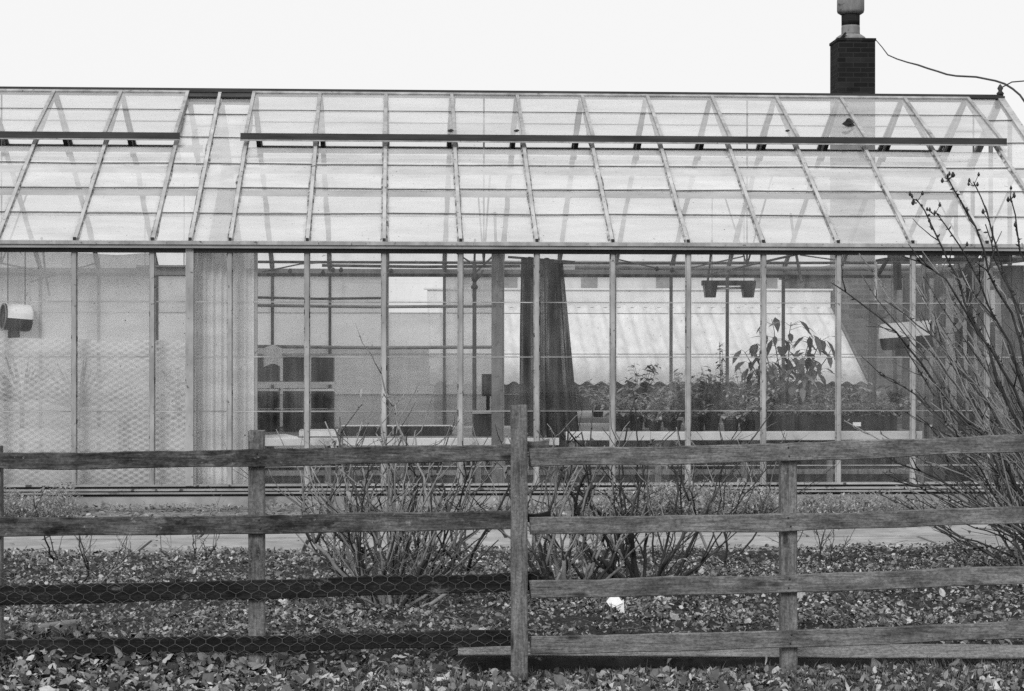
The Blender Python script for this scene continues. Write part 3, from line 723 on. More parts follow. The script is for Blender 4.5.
for (px, ya, yb, w_, mt, lb) in ((876, 262, 300, .03, 'white', 'pale cord hanging beside the brick wall left of the fan heater'), (898, 262, 290, .09, 'board_dk', 'dark bag hanging under the high shelf above the fan heater'), (928, 263, 272, .16, 'paper', 'white card pinned under the high shelf'), (958, 285, 318, .05, 'board_lt', 'pale stick hanging between boards in the end bay'), (993, 290, 322, .05, 'white', 'white strip hanging near the tall dark post')):
    Y = 21.15; b = MB(); b.board(at(px, yb, Y), at(px + rng.uniform(-1, 1), ya, Y), .02, w_, (1, 0, 0), 0, 8, .006, px, .004); tag(b.build('hanging_item', m[mt], None, at(px, yb, Y)), lb, 'hanging item')
# crates
cr = None; cols = ((256, 279, 'left'), (284, 308, 'middle'), (312, 334, 'right')); tiers = ((425, 404, 'bottom'), (402.5, 383, 'middle'), (378, 349, 'top'))
for ci, (pa, pb, cn) in enumerate(cols):
    for (yb, yt, tn) in tiers:
        Y = 21.6; xa, xb = ax(pa, Y), ax(pb, Y); z0, z1 = az(yb, Y), az(yt, Y); dz = zl - az(425, Y); z0 += dz; z1 += dz
        lab = 'black plastic crate, %s one in the %s stack behind the grey bench front' % (tn, cn)
        if tn == 'middle': lab = 'black plastic crate between two others in the %s stack at the corrugated partition' % cn
        o = thing('crate', lab, 'crate', ((xa+xb)/2, Y, z0), 'black crates stacked on the grey bench')
        b = MB(); b.box(xa, xb, Y - .2, Y + .2, z0 + .001, z1 - .024)
        for q in range(1, 5):
            xx = xa + (xb - xa) * q / 5; b.box(xx - .006, xx + .006, Y - .208, Y - .2, z0 + .01, z1 - .024)
        b.build('crate_body', m['black'], o)
        b = MB(); b.box(xa - .008, xb + .008, Y - .215, Y + .21, z1 - .024, z1 - .001); b.build('rim', m['metal'] if tn != 'middle' else m['white'], o)
b = MB(); z = az(379, 21.6) + dz; b.box(ax(255, 21.6), ax(335, 21.6), 21.37, 21.83, z + .003, z + .032)
tag(b.build('shelf_board', m['benchw'], None, (ax(295, 21.6), 21.6, z)), 'pale board laid across the crate stacks under the top crates', 'board')
b = MB(); p = at(272, 350, 21.3)
vs = []
for j in range(6):
    for i in range(8): vs.append(p + V((i * .028 - .09 + .01 * noise.noise(V((i, j, 0))), -.03 * math.sin(i * 1.3) + .02 * j * .2, .06 - j * .04 - .012 * abs(i - 3.5))))
b.add(vs, [(j*8+i, j*8+i+1, j*8+i+9, j*8+i+8) for j in range(5) for i in range(7)], 0, True)
tag(b.build('white_rag', m['paper'], None, p), 'crumpled pale rag draped over the left crate stack', 'rag')
b = MB(); p = at(478, 412, 20.4)
o = thing('water_tank', 'black square tub on the grey bench beside the thick post', 'tub', (ax(481, 20.4), 20.4, zl))
b.box(ax(473, 20.4), ax(493, 20.4), 20.2, 20.6, zl + .002, az(413, 20.4)); b.build('tub_body', m['black'], o)
b = MB(); b.box(ax(471.5, 20.4), ax(494.5, 20.4), 20.18, 20.62, az(413, 20.4), az(411, 20.4)); b.build('rim', m['metal'], o)
b = MB(); b.box(ax(482, 23), ax(495, 23), 22.9, 23.1, az(396, 23), az(374, 23)); b.box(ax(484, 23), ax(493, 23), 22.88, 22.9, az(394, 23), az(377, 23), 1); b.beam(at(488, 396, 23), V((ax(488, 23), 23, .02)), .04, .04, (0,1,0))
tag(b.build('control_box', [m['black'], m['dkwood']], None, at(488, 396, 23)), 'dark control box on a stand behind the thick post', 'box')
o = thing('standpipe', 'dark vertical pipe with valve joints standing left of the thick post', 'pipe', (ax(474.5, 20.8), 20.8, .02))
b = MB(); b.tube([V((ax(474.5, 20.8), 20.8, .02)), at(474.5, 262, 20.8)], .021, 8); b.build('pipe', m['pipe'], o)
b = MB(); b.lathe(at(474.5, 287, 20.8), [(.03, -.02), (.038, 0), (.03, .02)], 10); b.lathe(at(474.5, 278, 20.8), [(.03, -.03), (.034, .03)], 10); b.beam(at(470, 275, 20.8), at(480, 275, 20.8), .02, .03); b.tube([at(474.5, 282, 20.8), at(480, 276, 20.8), at(483, 270, 20.8)], .012, 6); b.build('valve', m['pipe'], o)

# plants ------------------------------------------------
def rdir(el0, el1):
    a = rng.uniform(0, 2*math.pi); e = R(rng.uniform(el0, el1)); return V((math.cos(a)*math.cos(e), math.sin(a)*math.cos(e), math.sin(e)))
def pot_mb(x, y, z, r=.085, h=.16, sq=False):
    b = MB(); b.lathe((x, y, z), [(r*.72, .001), (r*.95, h*.82), (r*1.05, h*.82), (r*1.05, h), (r*.93, h), (r*.9, h*.86), (.01, h*.86)], 14); return b
def bushy(b, x, y, z, n, hgt, spread, L, wd, mi=0, stems=6, smi=1):
    for k in range(stems):
        d = rdir(45, 85); hh = hgt * rng.uniform(.6, 1.0); pts = [V((x, y, z))]; p = V((x, y, z))
        for q in range(5):
            p = p + V((d.x * spread * .22, d.y * spread * .22, hh / 5)) + V((rng.uniform(-1,1), rng.uniform(-1,1), 0)) * .015; pts.append(p)
        b.tube(pts, [.006, .005, .0045, .004, .003, .002], 4, smi)
        for q in range(n // stems):
            t = rng.uniform(.18, 1); i = min(4, int(t * 5)); base = pts[i].lerp(pts[i+1], t * 5 - i)
            dd = rdir(-15, 50); b.leaf(base + dd * rng.uniform(0, .03), dd, (0,0,1), L * rng.uniform(.6, 1.25), wd * rng.uniform(.7, 1.2), mi, rng.uniform(.1, .6), .2)
def pplant(label, px, Y, z, kind, group, sc=1.0):
    x = ax(px, Y); o = thing('potted_plant', label, 'potted plant', (x, Y, z), group)
    r, h = (rng.uniform(.06, .095), rng.uniform(.10, .17)); sc *= rng.choice((.5, .7, .85, 1.0, 1.3)); px += rng.uniform(-4, 4); Y += rng.uniform(-.06, .1)
    if kind == 'tall': r, h = .1, .17
    pot_mb(x, Y, z, r, h).build('pot', m['black'], o)
    b = MB()
    if kind == 'soft': bushy(b, x, Y, z + h*.85, 130, .34*sc, .55, .095, .055, 0, 10); mt = m[rng.choice(('leafm', 'leafm', 'leafp'))]
    elif kind == 'fine': bushy(b, x, Y, z + h*.85, 190, .30*sc, .58, .07, .034, 0, 12); mt = m['leafp']
    elif kind == 'dark': bushy(b, x, Y, z + h*.85, 120, .40*sc, .32, .09, .052, 0, 8); mt = m['leafd']
    elif kind == 'grow': bushy(b, x, Y, z + h*.85, 60, .55*sc, .2, .07, .04, 0, 4); mt = m['leafd']
    else: mt = m['leafm']
    b.build('foliage', [mt, m['stem']], o)
    return o
proto = []
gp = 'potted plants on the white edged bench'
ords = ['first', 'second', 'third', 'fourth', 'fifth', 'sixth', 'seventh', 'eighth', 'ninth', 'tenth', 'eleventh', 'twelfth', 'thirteenth', 'fourteenth']
front = [(619, 'soft'), (637, 'fine'), (656, 'fine'), (675, 'soft'), (697, 'dark'), (713, 'dark'), (731, 'soft'), (748, 'fine')]
kn = {'soft': 'soft leafed', 'fine': 'fine leafed pale', 'dark': 'dark bushy'}
for k, (px, kd) in enumerate(front):
    pplant('%s plant on the white edged bench front, %s pot from the hanging cloth' % (kn[kd], ords[k]), px, 19.95 + .1 * (k % 2), ZB + .002, kd, gp, 1.0 if kd != 'dark' else 1.05)
mid = [(628, 'fine'), (650, 'soft'), (670, 'fine'), (690, 'soft'), (712, 'dark'), (776, 'soft'), (812, 'fine'), (852, 'soft'), (890, 'fine')]
for k, (px, kd) in enumerate(mid):
    pplant('%s plant in the second row of pots, %s from the hanging cloth' % (kn[kd], ords[k]), px, 20.75 + .12 * (k % 2), ZB + .002, kd, gp, 1.15)
rear = [(598, 'fine'), (640, 'dark'), (682, 'soft'), (714, 'dark'), (748, 'soft'), (790, 'soft'), (830, 'fine'), (862, 'soft'), (894, 'dark')]
for k, (px, kd) in enumerate(rear):
    pplant('%s plant along the far glass, %s from the hanging cloth' % (kn[kd], ords[k]), px, 24.0 + .2 * (k % 2), ZB + .002, kd, 'potted plants on the rear bench', 1.1)
pplant('thin dark stemmed plant rising in front of the far glazing bar', 722, 24.6, ZB + .002, 'grow', 'potted plants on the rear bench', 1.5)
# seedlings in the trays
def seedlings(pxa, pxb, Y, z, label):
    b = MB()
    for k in range(240):
        x = rng.uniform(ax(pxa, Y), ax(pxb, Y)); y = Y + rng.uniform(-.15, .15); z0 = z
        hh = rng.uniform(.03, .16); top = V((x + rng.uniform(-.02, .02), y + rng.uniform(-.02,.02), z0 + hh)); b.tube([(x, y, z0), top], [.003, .002], 3, 1)
        for q in range(5):
            d = rdir(-5, 40); b.leaf(top - V((0,0,rng.uniform(0, hh*.5))), d, (0,0,1), rng.uniform(.03, .075), rng.uniform(.015, .035), 0, .3)
    return b
for (pa, pb, par) in ((754, 834, 'seed_tray.003'), (842, 891, 'seed_tray.004')):
    tr_ = bpy.data.objects[par]; seedlings(pa, pb, 20.2, ZB + .12, '').build('seedlings', [m['leafm'], m['stem']], tr_)
# tall plant with drooping leaves
def tall_plant(label, Y, z, stems, nleaf, L, wd, base_px, mat):
    o = thing('tall_plant', label, 'tall plant', (ax(base_px, Y), Y, z))
    pot_mb(ax(base_px, Y), Y, z, .13, .2).build('pot', m['black'], o)
    b = MB(); lf = MB()
    for (pxs, y_top, nl) in stems:
        p0 = V((ax(base_px, Y), Y, z + .17)); p3 = at(pxs, y_top, Y); p3.y += rng.uniform(-.25, .25); pts = []
        for q in range(9):
            t = q / 8; c = p0.lerp(p3, t); c.x = p0.x + (p3.x - p0.x) * (t ** .8); pts.append(c + V((rng.uniform(-1,1), rng.uniform(-1,1), 0)) * .008)
        b.tube(pts, [.010 - .0008 * q for q in range(9)], 5)
        for q in range(nl):
            t = rng.uniform(.35, 1.0); i = min(7, int(t * 8)); base = pts[i].lerp(pts[i+1], t * 8 - i)
            a = rng.uniform(0, 2*math.pi); d1 = V((math.cos(a), math.sin(a) * .8, rng.uniform(.1, .6))).normalized()
            tip = base + d1 * rng.uniform(.05, .14); b.tube([base, tip], [.003, .002], 3)
            d2 = V((d1.x, d1.y, rng.uniform(-1.1, .0))).normalized()
            lf.leaf(tip, d2, (0,0,1), L * rng.uniform(.55, 1.15), wd * rng.uniform(.7, 1.1), 0, rng.uniform(.1, .5), .15)
    b.build('stem', m['stem'], o); lf.build('foliage', mat, o)
    return o
tall_plant('tall plant with long drooping leaves standing against the corrugated roof behind', 20.9, ZB + .002,
           [(744, 352, 12), (752, 366, 10), (760, 330, 14), (776, 319, 20), (790, 322, 18), (806, 336, 16), (820, 338, 16), (832, 350, 14), (770, 362, 12), (800, 360, 12), (818, 372, 12)], 12, .21, .088, 786, m['leaft'])
# plants behind the bubble film
def strap_plant(px, y, Y, label):
    p = at(px, y, Y); o = thing('strap_plant', label, 'plant', (p.x, Y, .02), 'strap leaved plants behind the bubble film')
    b = MB(); b.lathe((p.x, Y, .021), [(.12, 0), (.15, .3), (.16, .3), (.16, .33), (.02, .3)], 14); b.build('pot', m['clay'], o)
    b = MB(); b.tube([(p.x, Y, .3), p], [.03, .025], 6, 1)
    for k in range(26):
        a = math.pi * (k + .5) / 26 + rng.uniform(-.1, .1); L = rng.uniform(.35, .6)
        d = V((math.cos(a), rng.uniform(-.06, .3), math.sin(a) * .9 + .1)); b.leaf(p, d, (0,-1,0.2), L, .035, 0, .0, .1)
    b.build('foliage', [m['leafd'], m['stem']], o)
strap_plant(22, 402, 19.95, 'strap leaved plant fanned out behind the bubble film at the picture edge')
strap_plant(78, 408, 19.97, 'strap leaved plant fanned out behind the bubble film by the second glazing bar')
o = pplant('small dark plant left of the corrugated partition behind the glass', 178, 24.4, .7, 'dark', 'potted plants on the rear bench', 1.6)
b = MB(); b.box(ax(120, 24.4), ax(200, 24.4), 24.1, 24.7, .66, .7); 
for px in (124, 196):
    x = ax(px, 24.4); b.box(x - .03, x + .03, 24.15, 24.21, .02, .658); b.box(x - .03, x + .03, 24.6, 24.66, .02, .658)
tag(b.build('side_table', m['bench'], None, (ax(160, 24.4), 24.4, .02)), 'plain bench behind the milky film left of the partition', 'bench')

# right bay: boards and tools leaning
boards = [(871, 879, 300, 'board_md', 21.6), (905, 913, 272, 'board_md', 22.0), (918, 927, 268, 'board_lt', 22.0), (936, 948, 275, 'board_md', 22.3), (956, 964, 300, 'board_dk', 22.2), (968, 974, 262, 'board_dk', 22.0), (978, 987, 280, 'board_lt', 21.8), (990, 997, 285, 'board_md', 21.9), (1003, 1026, 264, 'board_md', 21.2), (1030, 1060, 268, 'board_dk', 21.4)]
bl = ['grey narrow board just left of the fan heater', 'grey batten standing behind the fan heater', 'pale batten standing behind the mouth of the fan heater', 'grey plank leaning upright right of the fan heater', 'dark short plank among the rose canes', 'tall dark post with items hung among the rose canes', 'pale upright plank seen through the rose canes', 'grey upright plank right of the pale plank', 'wide grey panel at the right picture edge', 'wide dark panel beyond the right picture edge']
for k, ((pa, pb, yt, mt, Y), lb) in enumerate(zip(boards, bl)):
    b = MB(); x = (ax(pa, Y) + ax(pb, Y)) / 2; lean = rng.uniform(-.06, .06)
    b.board((x - lean, Y, .02), (x, Y + .1, az(yt, Y)), ax(pb, Y) - ax(pa, Y), .03, (0, 1, 0), 0, 10, .004, k)
    tag(b.build('timber_board', m[mt], None, (x, Y, .02)), lb, 'board', 'boards stored upright in the end bay')
o = thing('hand_tool', 'long handled tool with pale blade hanging among the rose canes', 'tool', at(974, 300, 21.5))
b = MB(); b.tube([at(974, 270, 21.5), at(974.5, 290, 21.5)], .008, 6); b.build('handle', m['board_lt'], o)
b = MB(); b.board(at(974.5, 290, 21.5), at(976, 308, 21.5), .05, .006, (0,1,0), 0, 4, 0, 1, .002); b.build('blade', m['metal'], o)
b = MB(); Y = 21.0; b.box(ax(882, Y), ax(1060, Y), Y - .15, Y + .3, az(259, Y), az(257, Y))
for px in (884, 968, 1040): x = ax(px, Y); b.beam((x, Y - .13, az(259, Y)), (x, Y + .29, az(259, Y) - .16), .03, .03)
sh = tag(b.build('wall_shelf', m['board_dk'], None, (ax(960, Y), Y, az(258, Y))), 'dark high shelf under the eave above the fan heater', 'shelf')
its = [(890, 903, 252, 'dark tin lying on the high shelf at its left end'), (925, 940, 250.5, 'dark box on the high shelf right of the glazing bar'), (958, 975, 250, 'dark crate on the high shelf in its middle'), (985, 1010, 249.5, 'dark wide box on the high shelf near the picture edge')]
for k, (pa, pb, yt, lb) in enumerate(its):
    b = MB(); Y = 21; z0, z1 = az(257, Y) + .002, az(yt - 1.5, Y); b.box(ax(pa, Y), ax(pb, Y), Y - .08, Y + .12, z0, z1 - .02); b.box(ax(pa, Y) - .006, ax(pb, Y) + .006, Y - .086, Y + .126, z1 - .02, z1)
    tag(b.build('storage_box', m['board_dk' if k % 2 else 'board_md'], None, ((ax(pa, Y)+ax(pb, Y))/2, Y, z0)), lb, 'box', 'boxes on the high shelf')

# ------------------------------------------------------------------ behind: low shed with corrugated roof, brick boiler house with chimney, pale house
YA, YB = 27.0, 29.35
xa, xb = ax(430, YA), ax(871, YA); zA, zB_ = az(383, YA, 640), az(306, YB, 640)
o = thing('low_shed', 'low shed with pale corrugated roof seen through the glass behind the plants', 'shed', ((xa+xb)/2, YA, 0))
b = MB(); n = int((xb - xa) / .198 * 8); vs = []
for i in range(n + 1):
    x = xa + (xb - xa) * i / n; dz_ = .024 * math.cos(2 * math.pi * x / .198)
    vs += [V((x, YA, zA + dz_)), V((x, (YA+YB)/2, (zA+zB_)/2 + dz_)), V((x, YB, zB_ + dz_))]
b.add(vs, [f for i in range(n) for f in ((3*i, 3*i+3, 3*i+4, 3*i+1), (3*i+1, 3*i+4, 3*i+5, 3*i+2))], 0, True); b.build('roof', m['roofsheet'], o)
b = MB(); b.box(xa, xb - .05, YB - .02, YB + .08, zB_ - .02, zB_ + .235); b.box(xa - .05, xb - .02, YB - .05, YB + .1, zB_ + .235, zB_ + .26); b.build('ridge_flashing', m['render'], o)
b = MB(); b.box(xa + .1, xb - .12, YA + .12, YA + .24, -.1, zA - .03); b.box(xb - .24, xb - .12, YA + .24, YB, -.1, zA - .03); b.box(xa + .1, xb - .1, YB + .0, YB + .12, -.1, zB_ - .04); b.build('wall', m['board_dk'], o)
b = MB(); b.beam((xb - .02, YA, zA - .03), (xb - .02, YB, zB_ - .03), .03, .1); b.build('barge_board', m['framed'], o)
YC = 29.6
o = thing('boiler_house', 'dark brick outbuilding with tall chimney rising behind the glasshouse roof', 'outbuilding', (ax(930, YC), YC, 0))
xw = ax(836, YC); zt = az(271, YC, 900)
b = MB(); b.box(xw, xw + 5.5, YC, YC + 4, -.1, zt); b.build('wall', m['brick2'], o)
b = MB(); b.box(xw - .08, xw + 5.6, YC - .1, YC + 4.1, zt + .002, zt + .09); b.build('roof', m['framed'], o)
cx0, cx1 = ax(838, YC + .4), ax(875, YC + .4); zc = az(38, YC + .4, 855); yc = YC + .4
b = MB(); b.box(cx0, cx1, yc, yc + (cx1 - cx0), zt + .09, zc - .04); b.box(cx0 - .012, cx1 + .012, yc - .012, yc + (cx1-cx0) + .012, zc - .04, zc)
ch = b.build('chimney', m['brick'], o)
cc = V(((cx0+cx1)/2 - .03, yc + (cx1-cx0)/2, zc))
b = MB(); b.lathe(cc, [(.25, .001), (.22, .05), (.16, .09)], 14); b.build('flaunching', m['clay'], ch)
s_ = F / yc; r_ = 9.4 / s_
b = MB(); b.lathe(cc, [(r_ * 1.05, .07), (r_, .12), (r_, .2), (r_*.98, .23)], 18, mi=0); b.lathe(cc, [(r_*.99, .232), (r_*1.0, .40)], 18, mi=1); b.build('chimney_pot', [m['clay'], m['brick']], ch)
b = MB(); b.lathe(cc, [(r_*1.1, .40), (r_*1.42, .43), (r_*1.48, .46), (r_*1.48, .62), (r_*1.3, .74), (r_*.8, .82), (.02, .85)], 18); b.build('cowl', m['clay'], ch)
b = MB(); b.beam(cc + V((-.2, -.2, .0)), cc + V((-.12, -.2, .09)), .05, .03); b.build('mortar_lump', m['brick'], ch)
YD = 48
o = thing('pale_house', 'pale rendered house far behind showing between gutter and shed roof', 'house', (ax(640, YD), YD, 0))
xh0, xh1 = ax(470, YD), ax(790, YD); zh = az(266, YD)
b = MB(); b.box(xh0, xh1, YD, YD + 7, -.1, zh); b.build('wall', m['render'], o)
b = MB(); b.box(xh0 - .2, xh1 + .2, YD - .3, YD + 7.3, zh, zh + .12); b.build('roof', m['dkglass'], o)
for (pa, pb, ya, yb) in ((503, 517, 274, 296), (581, 597, 274, 293), (656, 671, 274, 294), (754, 777, 275, 291)):
    b = MB(); b.box(ax(pa, YD), ax(pb, YD), YD - .03, YD + .02, az(yb, YD), az(ya, YD)); f = b.build('window', m['dkglass'], o)
    b = MB(); b.box(ax(pa, YD) - .08, ax(pb, YD) + .08, YD - .06, YD - .031, az(yb, YD) - .12, az(yb, YD) - .01); b.build('sill', m['white'], f)

# cables
b = MB(); pl = [(876, 40, 29.6), (882, 47, 29.2), (888, 55, 28.8), (897, 59, 28.3), (908, 62.5, 27.8), (918, 65, 27.3), (928, 68.5, 26.8), (938, 71.5, 26.3), (947, 74.5, 25.8), (956, 76, 25.3), (966, 76.5, 24.9), (976, 77, 24.5), (986, 79, 24.1), (996, 81, 23.7), (1005, 84, 23.4), (1013, 89, 23.1), (1020, 95, 22.8), (1032, 112, 22.4)]
pts = [at(*q) for q in pl] + [rp(XG, .72, 0, .05)]
b.tube(pts, [.007, .008, .009, .010, .011] + [.013] * (len(pts) - 5), 5); tag(b.build('cable', m['cable'], None, pts[0]), 'dark wavy cable sagging from the chimney to the glasshouse gable', 'cable')
b = MB(); pts = [V((XG, YM, ZR + .13)), at(1012, 82, 22.8), at(1024, 81, 23.2), at(1060, 78.5, 24.5), at(1120, 74, 26.5), at(1200, 70, 29)]
b.tube(pts, .008, 5); tag(b.build('cable', m['cable'], None, pts[0]), 'thin cable leaving the ridge finial towards the right', 'cable')
pp = pts[-1]; b = MB(); b.tube([(pp.x, pp.y, -.12), (pp.x, pp.y, pp.z + .2)], [.11, .085], 10); o = thing('cable_pole', 'wooden pole beyond the right picture edge holding the thin cable', 'pole', (pp.x, pp.y, -.12)); b.build('pole', m['post'], o); b = MB(); b.beam(pp + V((-.4,0,.05)), pp + V((.4,0,.05)), .06, .08); b.build('cross_arm', m['post'], o)

# dead leaves stuck to the roof
for (px, py, s_, lb) in ((849, 124, .10, 'dark curled leaf lying on the vent glass below the chimney'), (787, 131, .03, 'dark leaf caught on the vent rail left of the chimney'), (450, 131, .04, 'small dark leaf caught on the vent rail above the middle'), (516, 131, .035, 'small dark leaf caught on the vent rail next to the middle rafter'), (313, 167, .03, 'dark speck of leaf on a lap below the vent rail')):
    d = ray(px, py); k = (YF - YM) ; 
    # intersect with a plane just above the front slope
    off = .155 if py < 140 else .03
    p0 = rp(0, 0, 0, off); nrm = (rp(0, .5, 0, 1) - rp(0, .5, 0, 0)).normalized(); t = (p0 - V((0,0,EYE))).dot(nrm) / d.dot(nrm); p = V((0,0,EYE)) + d * t
    b = MB()
    for q in range(3 if s_ > .05 else 2): b.leaf(p + V((-s_ * .8 + .02*q, 0, 0)), (1, .3*q, .3*q), nrm + V((0, -.8, -.5)), s_*1.6, s_*.9, 0, .3, .5)
    tag(b.build('dead_leaf', m['black'], None, p), lb, 'leaf', 'dead leaves on the glass roof')

# ------------------------------------------------------------------ fence
YP = 9.6
Fn = thing('wooden_fence', 'weathered post and rail fence with chicken netting along its left half', 'fence', (ax(519, YP), YP, -.05))
def rail(x0, ya0, yb0, x1, ya1, yb1, mt, Y=YP, seed=1, lean=0.0, name='rail', ej=.01):
    p = at(x0, (ya0+yb0)/2, Y); q = at(x1, (ya1+yb1)/2, Y); h = ((yb0-ya0) + (yb1-ya1)) / 2 * Y / F
    b = MB(); b.board(p, q, .024, h, (0,0,1), 0, 90, .0095, seed, .004, .012 if seed > 10 else .006, ej * 2)
    for px in (257, 519.5, 788):
        if x0 - 6 < px < x1 + 6:
            for dz in (-.022, .02):
                f = (px - x0) / (x1 - x0); f = max(.012, min(.988, f)); c = p.lerp(q, f) + V((rng.uniform(-.012, .012), -.0125, dz - (.010 if seed > 10 else .005) * 4 * f * (1 - f)))
                b.lathe(c, [(.0042, -.002), (.0045, .002), (.002, .004)], 7, (0, -1, 0), 1)
    return b.build(name, [m[mt], m['joint']], Fn)
def fpost(pxa, pxb, yt, yb, Y, seed):
    p = at((pxa+pxb)/2, yb, Y); q = at((pxa+pxb)/2 - .4, yt, Y); b = MB(); p.z -= .1
    b.board(p, q, .07, (pxb - pxa) * Y / F, (1,0,0), 0, 16, .004, seed, .006, 0, .012); return b.build('post', m['post'], Fn)
YL = YP + .02
rail(-60, 454, 470, 511, 443.5, 461, 'rail_l', YL, 3); rail(-60, 517, 537.5, 513, 511.5, 528, 'rail_l', YL, 5)
rail(-60, 587, 606, 540, 571.5, 590, 'rail_dk', YL, 7); rail(-60, 641, 656, 516, 629.5, 646, 'rail_dk', YL, 9)
rail(526, 441, 450.5, 549, 438.5, 449, 'rail_l', YP + .05, 4); rail(526, 513, 522, 550, 510.5, 519, 'rail_dk', YP + .05, 6)
rail(526, 574, 584, 551, 571, 581, 'rail_dk', YP + .05, 8)
rail(529, 449, 466.5, 1060, 431.5, 450.5, 'rail_r', YP - .01, 13); rail(530, 517, 534.5, 1060, 504.5, 521.5, 'rail_r', YP - .01, 15)
rail(530, 580, 598.5, 1060, 563.5, 581.5, 'rail_r', YP - .01, 17); rail(531, 637, 653, 1060, 618, 637, 'rail_r', YP - .01, 19)
fpost(249, 265, 430.5, 645, YP + .07, 21); fpost(511, 527.5, 405, 676, YP - .03, 22); fpost(780, 796.5, 455.5, 684, YP + .045, 23); fpost(-15, 2.5, 446, 640, YP + .07, 24)
# chicken netting: hexagonal cells of thin twisted wire
b = MB(); cw, chh = 15.0 * YP / F, 17.0 * YP / F; yN = YP - .004
xs0 = ax(-70, yN); xs1 = ax(531, yN)
nodes = 0
row = 0; z = az(652, yN) ; ztop = az(553, yN)
def wob(x, z): return V((x + .004 * noise.noise(V((x * 4, z * 4, 1))), yN + .012 * noise.noise(V((x * 1.5, z * 2, 5))), z + .005 * noise.noise(V((x * 3, z * 3, 8))) + .02 * (x + 1.0) * .12))
hh = chh * .44
while z < ztop:
    x = xs0 + (cw / 2 if row % 2 else 0)
    while x < xs1:
        # zig-zag of slanted wires and the short twisted vertical
        a_ = wob(x, z); c_ = wob(x + cw/2, z + hh*.5); d_ = wob(x + cw, z); e_ = wob(x + cw/2, z + hh*1.0)
        b.tube([a_, c_, d_], .0011, 3, 0, True, False); b.tube([c_, e_], .0015, 3, 0, True, False)
        x += cw
    z += hh * 1.0; row += 1
b.build('wire_netting', m['wire'], Fn)

# planks lying behind the fence
b = MB(); p0, p1 = at(795, 660, 9.95), at(1060, 662, 9.95); p0 = at(455, 652, 9.95); dd = V((0, .55, .83))
pa, pb = at(458, 649, 9.93), at(1070, 653, 9.93)
b.board(pa, pb, .03, .078, (0, .6, .8), 0, 60, .004, 41, .004)
tag(b.build('edging_plank', m['plank'], None, pa), 'pale grey plank on edge along the bed behind the bottom fence rail', 'plank')
p = gnd(57, 636, gh(-1.3, 10.4)); b = MB(); b.board(p + V((-.085, 0, .03)), p + V((.095, .03, .045)), .10, .06, (0,0,1), 0, 8, .006, 5, .008)
tag(b.build('brick_lump', m['clay'], None, p), 'half buried brick in the leaves behind the netting', 'brick')
p = gnd(615, 605, .075); b = MB(); s_ = .038
b.add([p + V((-.050, 0, .02)), p + V((-.022, -.01, -.018)), p + V((.045, .0, .012)), p + V((.012, .03, .062)), p + V((-.02, .025, .05))], [(0,1,2,3,4)]); b.add([p + V((0,-.004,0)), p + V((.03,-.006,-.06)), p + V((.055,.0,-.05)), p + V((.052,.02,.03))], [(0,1,2,3)])
tag(b.build('paper_scrap', m['paper'], None, p), 'torn white paper scrap on the leaves right of the middle post', 'paper')

# ------------------------------------------------------------------ leaf litter, grass, ground cover
def litter(n, y0, y1, s0, s1, zoff, xm=(-.32, .36), dens=None):
    b = MB(); k = 0
    while k < n:
        y = rng.uniform(y0, y1); x = rng.uniform(xm[0], xm[1]) * y * 1.05
        if dens and rng.random() > dens(x, y): continue
        k += 1
        L = rng.uniform(s0, s1); d = rdir(-35, 50); up = V((rng.uniform(-1,1), rng.uniform(-1.3,.6), 1))
        if rng.random() < .85: b.scrap((x, y, gh(x, y) + zoff * rng.random()), up, L * .5); continue
        b.leaf((x, y, gh(x, y) + zoff * rng.random()), d, up, L, L * rng.uniform(.3, .6), 0, rng.uniform(-.8, .9), rng.uniform(-.4, 1.1))
    return b
def patch(x, y): return max(.3, min(1, .68 + 1.2 * noise.noise(V((x * 1.1, y * .8, 3))) + .8 * noise.noise(V((x * 3.1, y * 2.6, 6)))))
lit = litter(52000, 10.02, 15.05, .010, .040, .045, dens=patch)
lb_ = litter(1100, 10.02, 14.5, .04, .075, .045, dens=patch); lit.add(lb_.v, lb_.f, 0, False)
l2 = litter(30000, 8.5, 9.98, .012, .055, .055)
lc_ = litter(1300, 8.5, 9.9, .06, .10, .06)
l3 = litter(2200, 9.5, 10.0, .03, .085, .09, (-.32, -.05))
for o_ in (l2, lc_, l3): lit.add(o_.v, o_.f, 0, True)
for k in range(900):
    y = rng.uniform(8.7, 15); x = rng.uniform(-.32, .36) * y; L = rng.uniform(.05, .3); a = rng.uniform(0, 6.28); z = gh(x, y) + .02
    lit.tube([(x, y, z), (x + math.cos(a)*L*.5 + rng.uniform(-.01,.01), y + math.sin(a)*L*.5, z + rng.uniform(-.01,.03)), (x + math.cos(a)*L, y + math.sin(a)*L, z + rng.uniform(-.01,.03))], [.003, .0025, .0015], 3)
tag(lit.build('fallen_leaves', m['litter']), 'thick litter of curled dead leaves over bed and verge', 'leaves', kind='stuff')
b = MB()
for k in range(900):
    y = rng.uniform(15.05, 16.95); x = rng.uniform(-.3, .34) * y; 
    if rng.random() > (.9 if y > 16.6 or y < 15.2 else .12): continue
    L = rng.uniform(.02, .06); b.leaf((x, y, .026 + .006 * rng.random()), rdir(-3, 12), (rng.uniform(-.3,.3), rng.uniform(-.3,.3), 1), L, L*.6, 0, .2, .2)
for k in range(2600):
    y = rng.uniform(16.98, 19.15); x = rng.uniform(-.3, .34) * y; L = rng.uniform(.02, .07); b.leaf((x, y, .02 + .02 * rng.random()), rdir(-10, 25), (rng.uniform(-.3,.3), rng.uniform(-.5,.3), 1), L, L*.6, 0, .2, .2)
tag(b.build('scattered_leaves', m['litter']), 'small dead leaves scattered on path and gravel', 'leaves', kind='stuff')
b = MB()
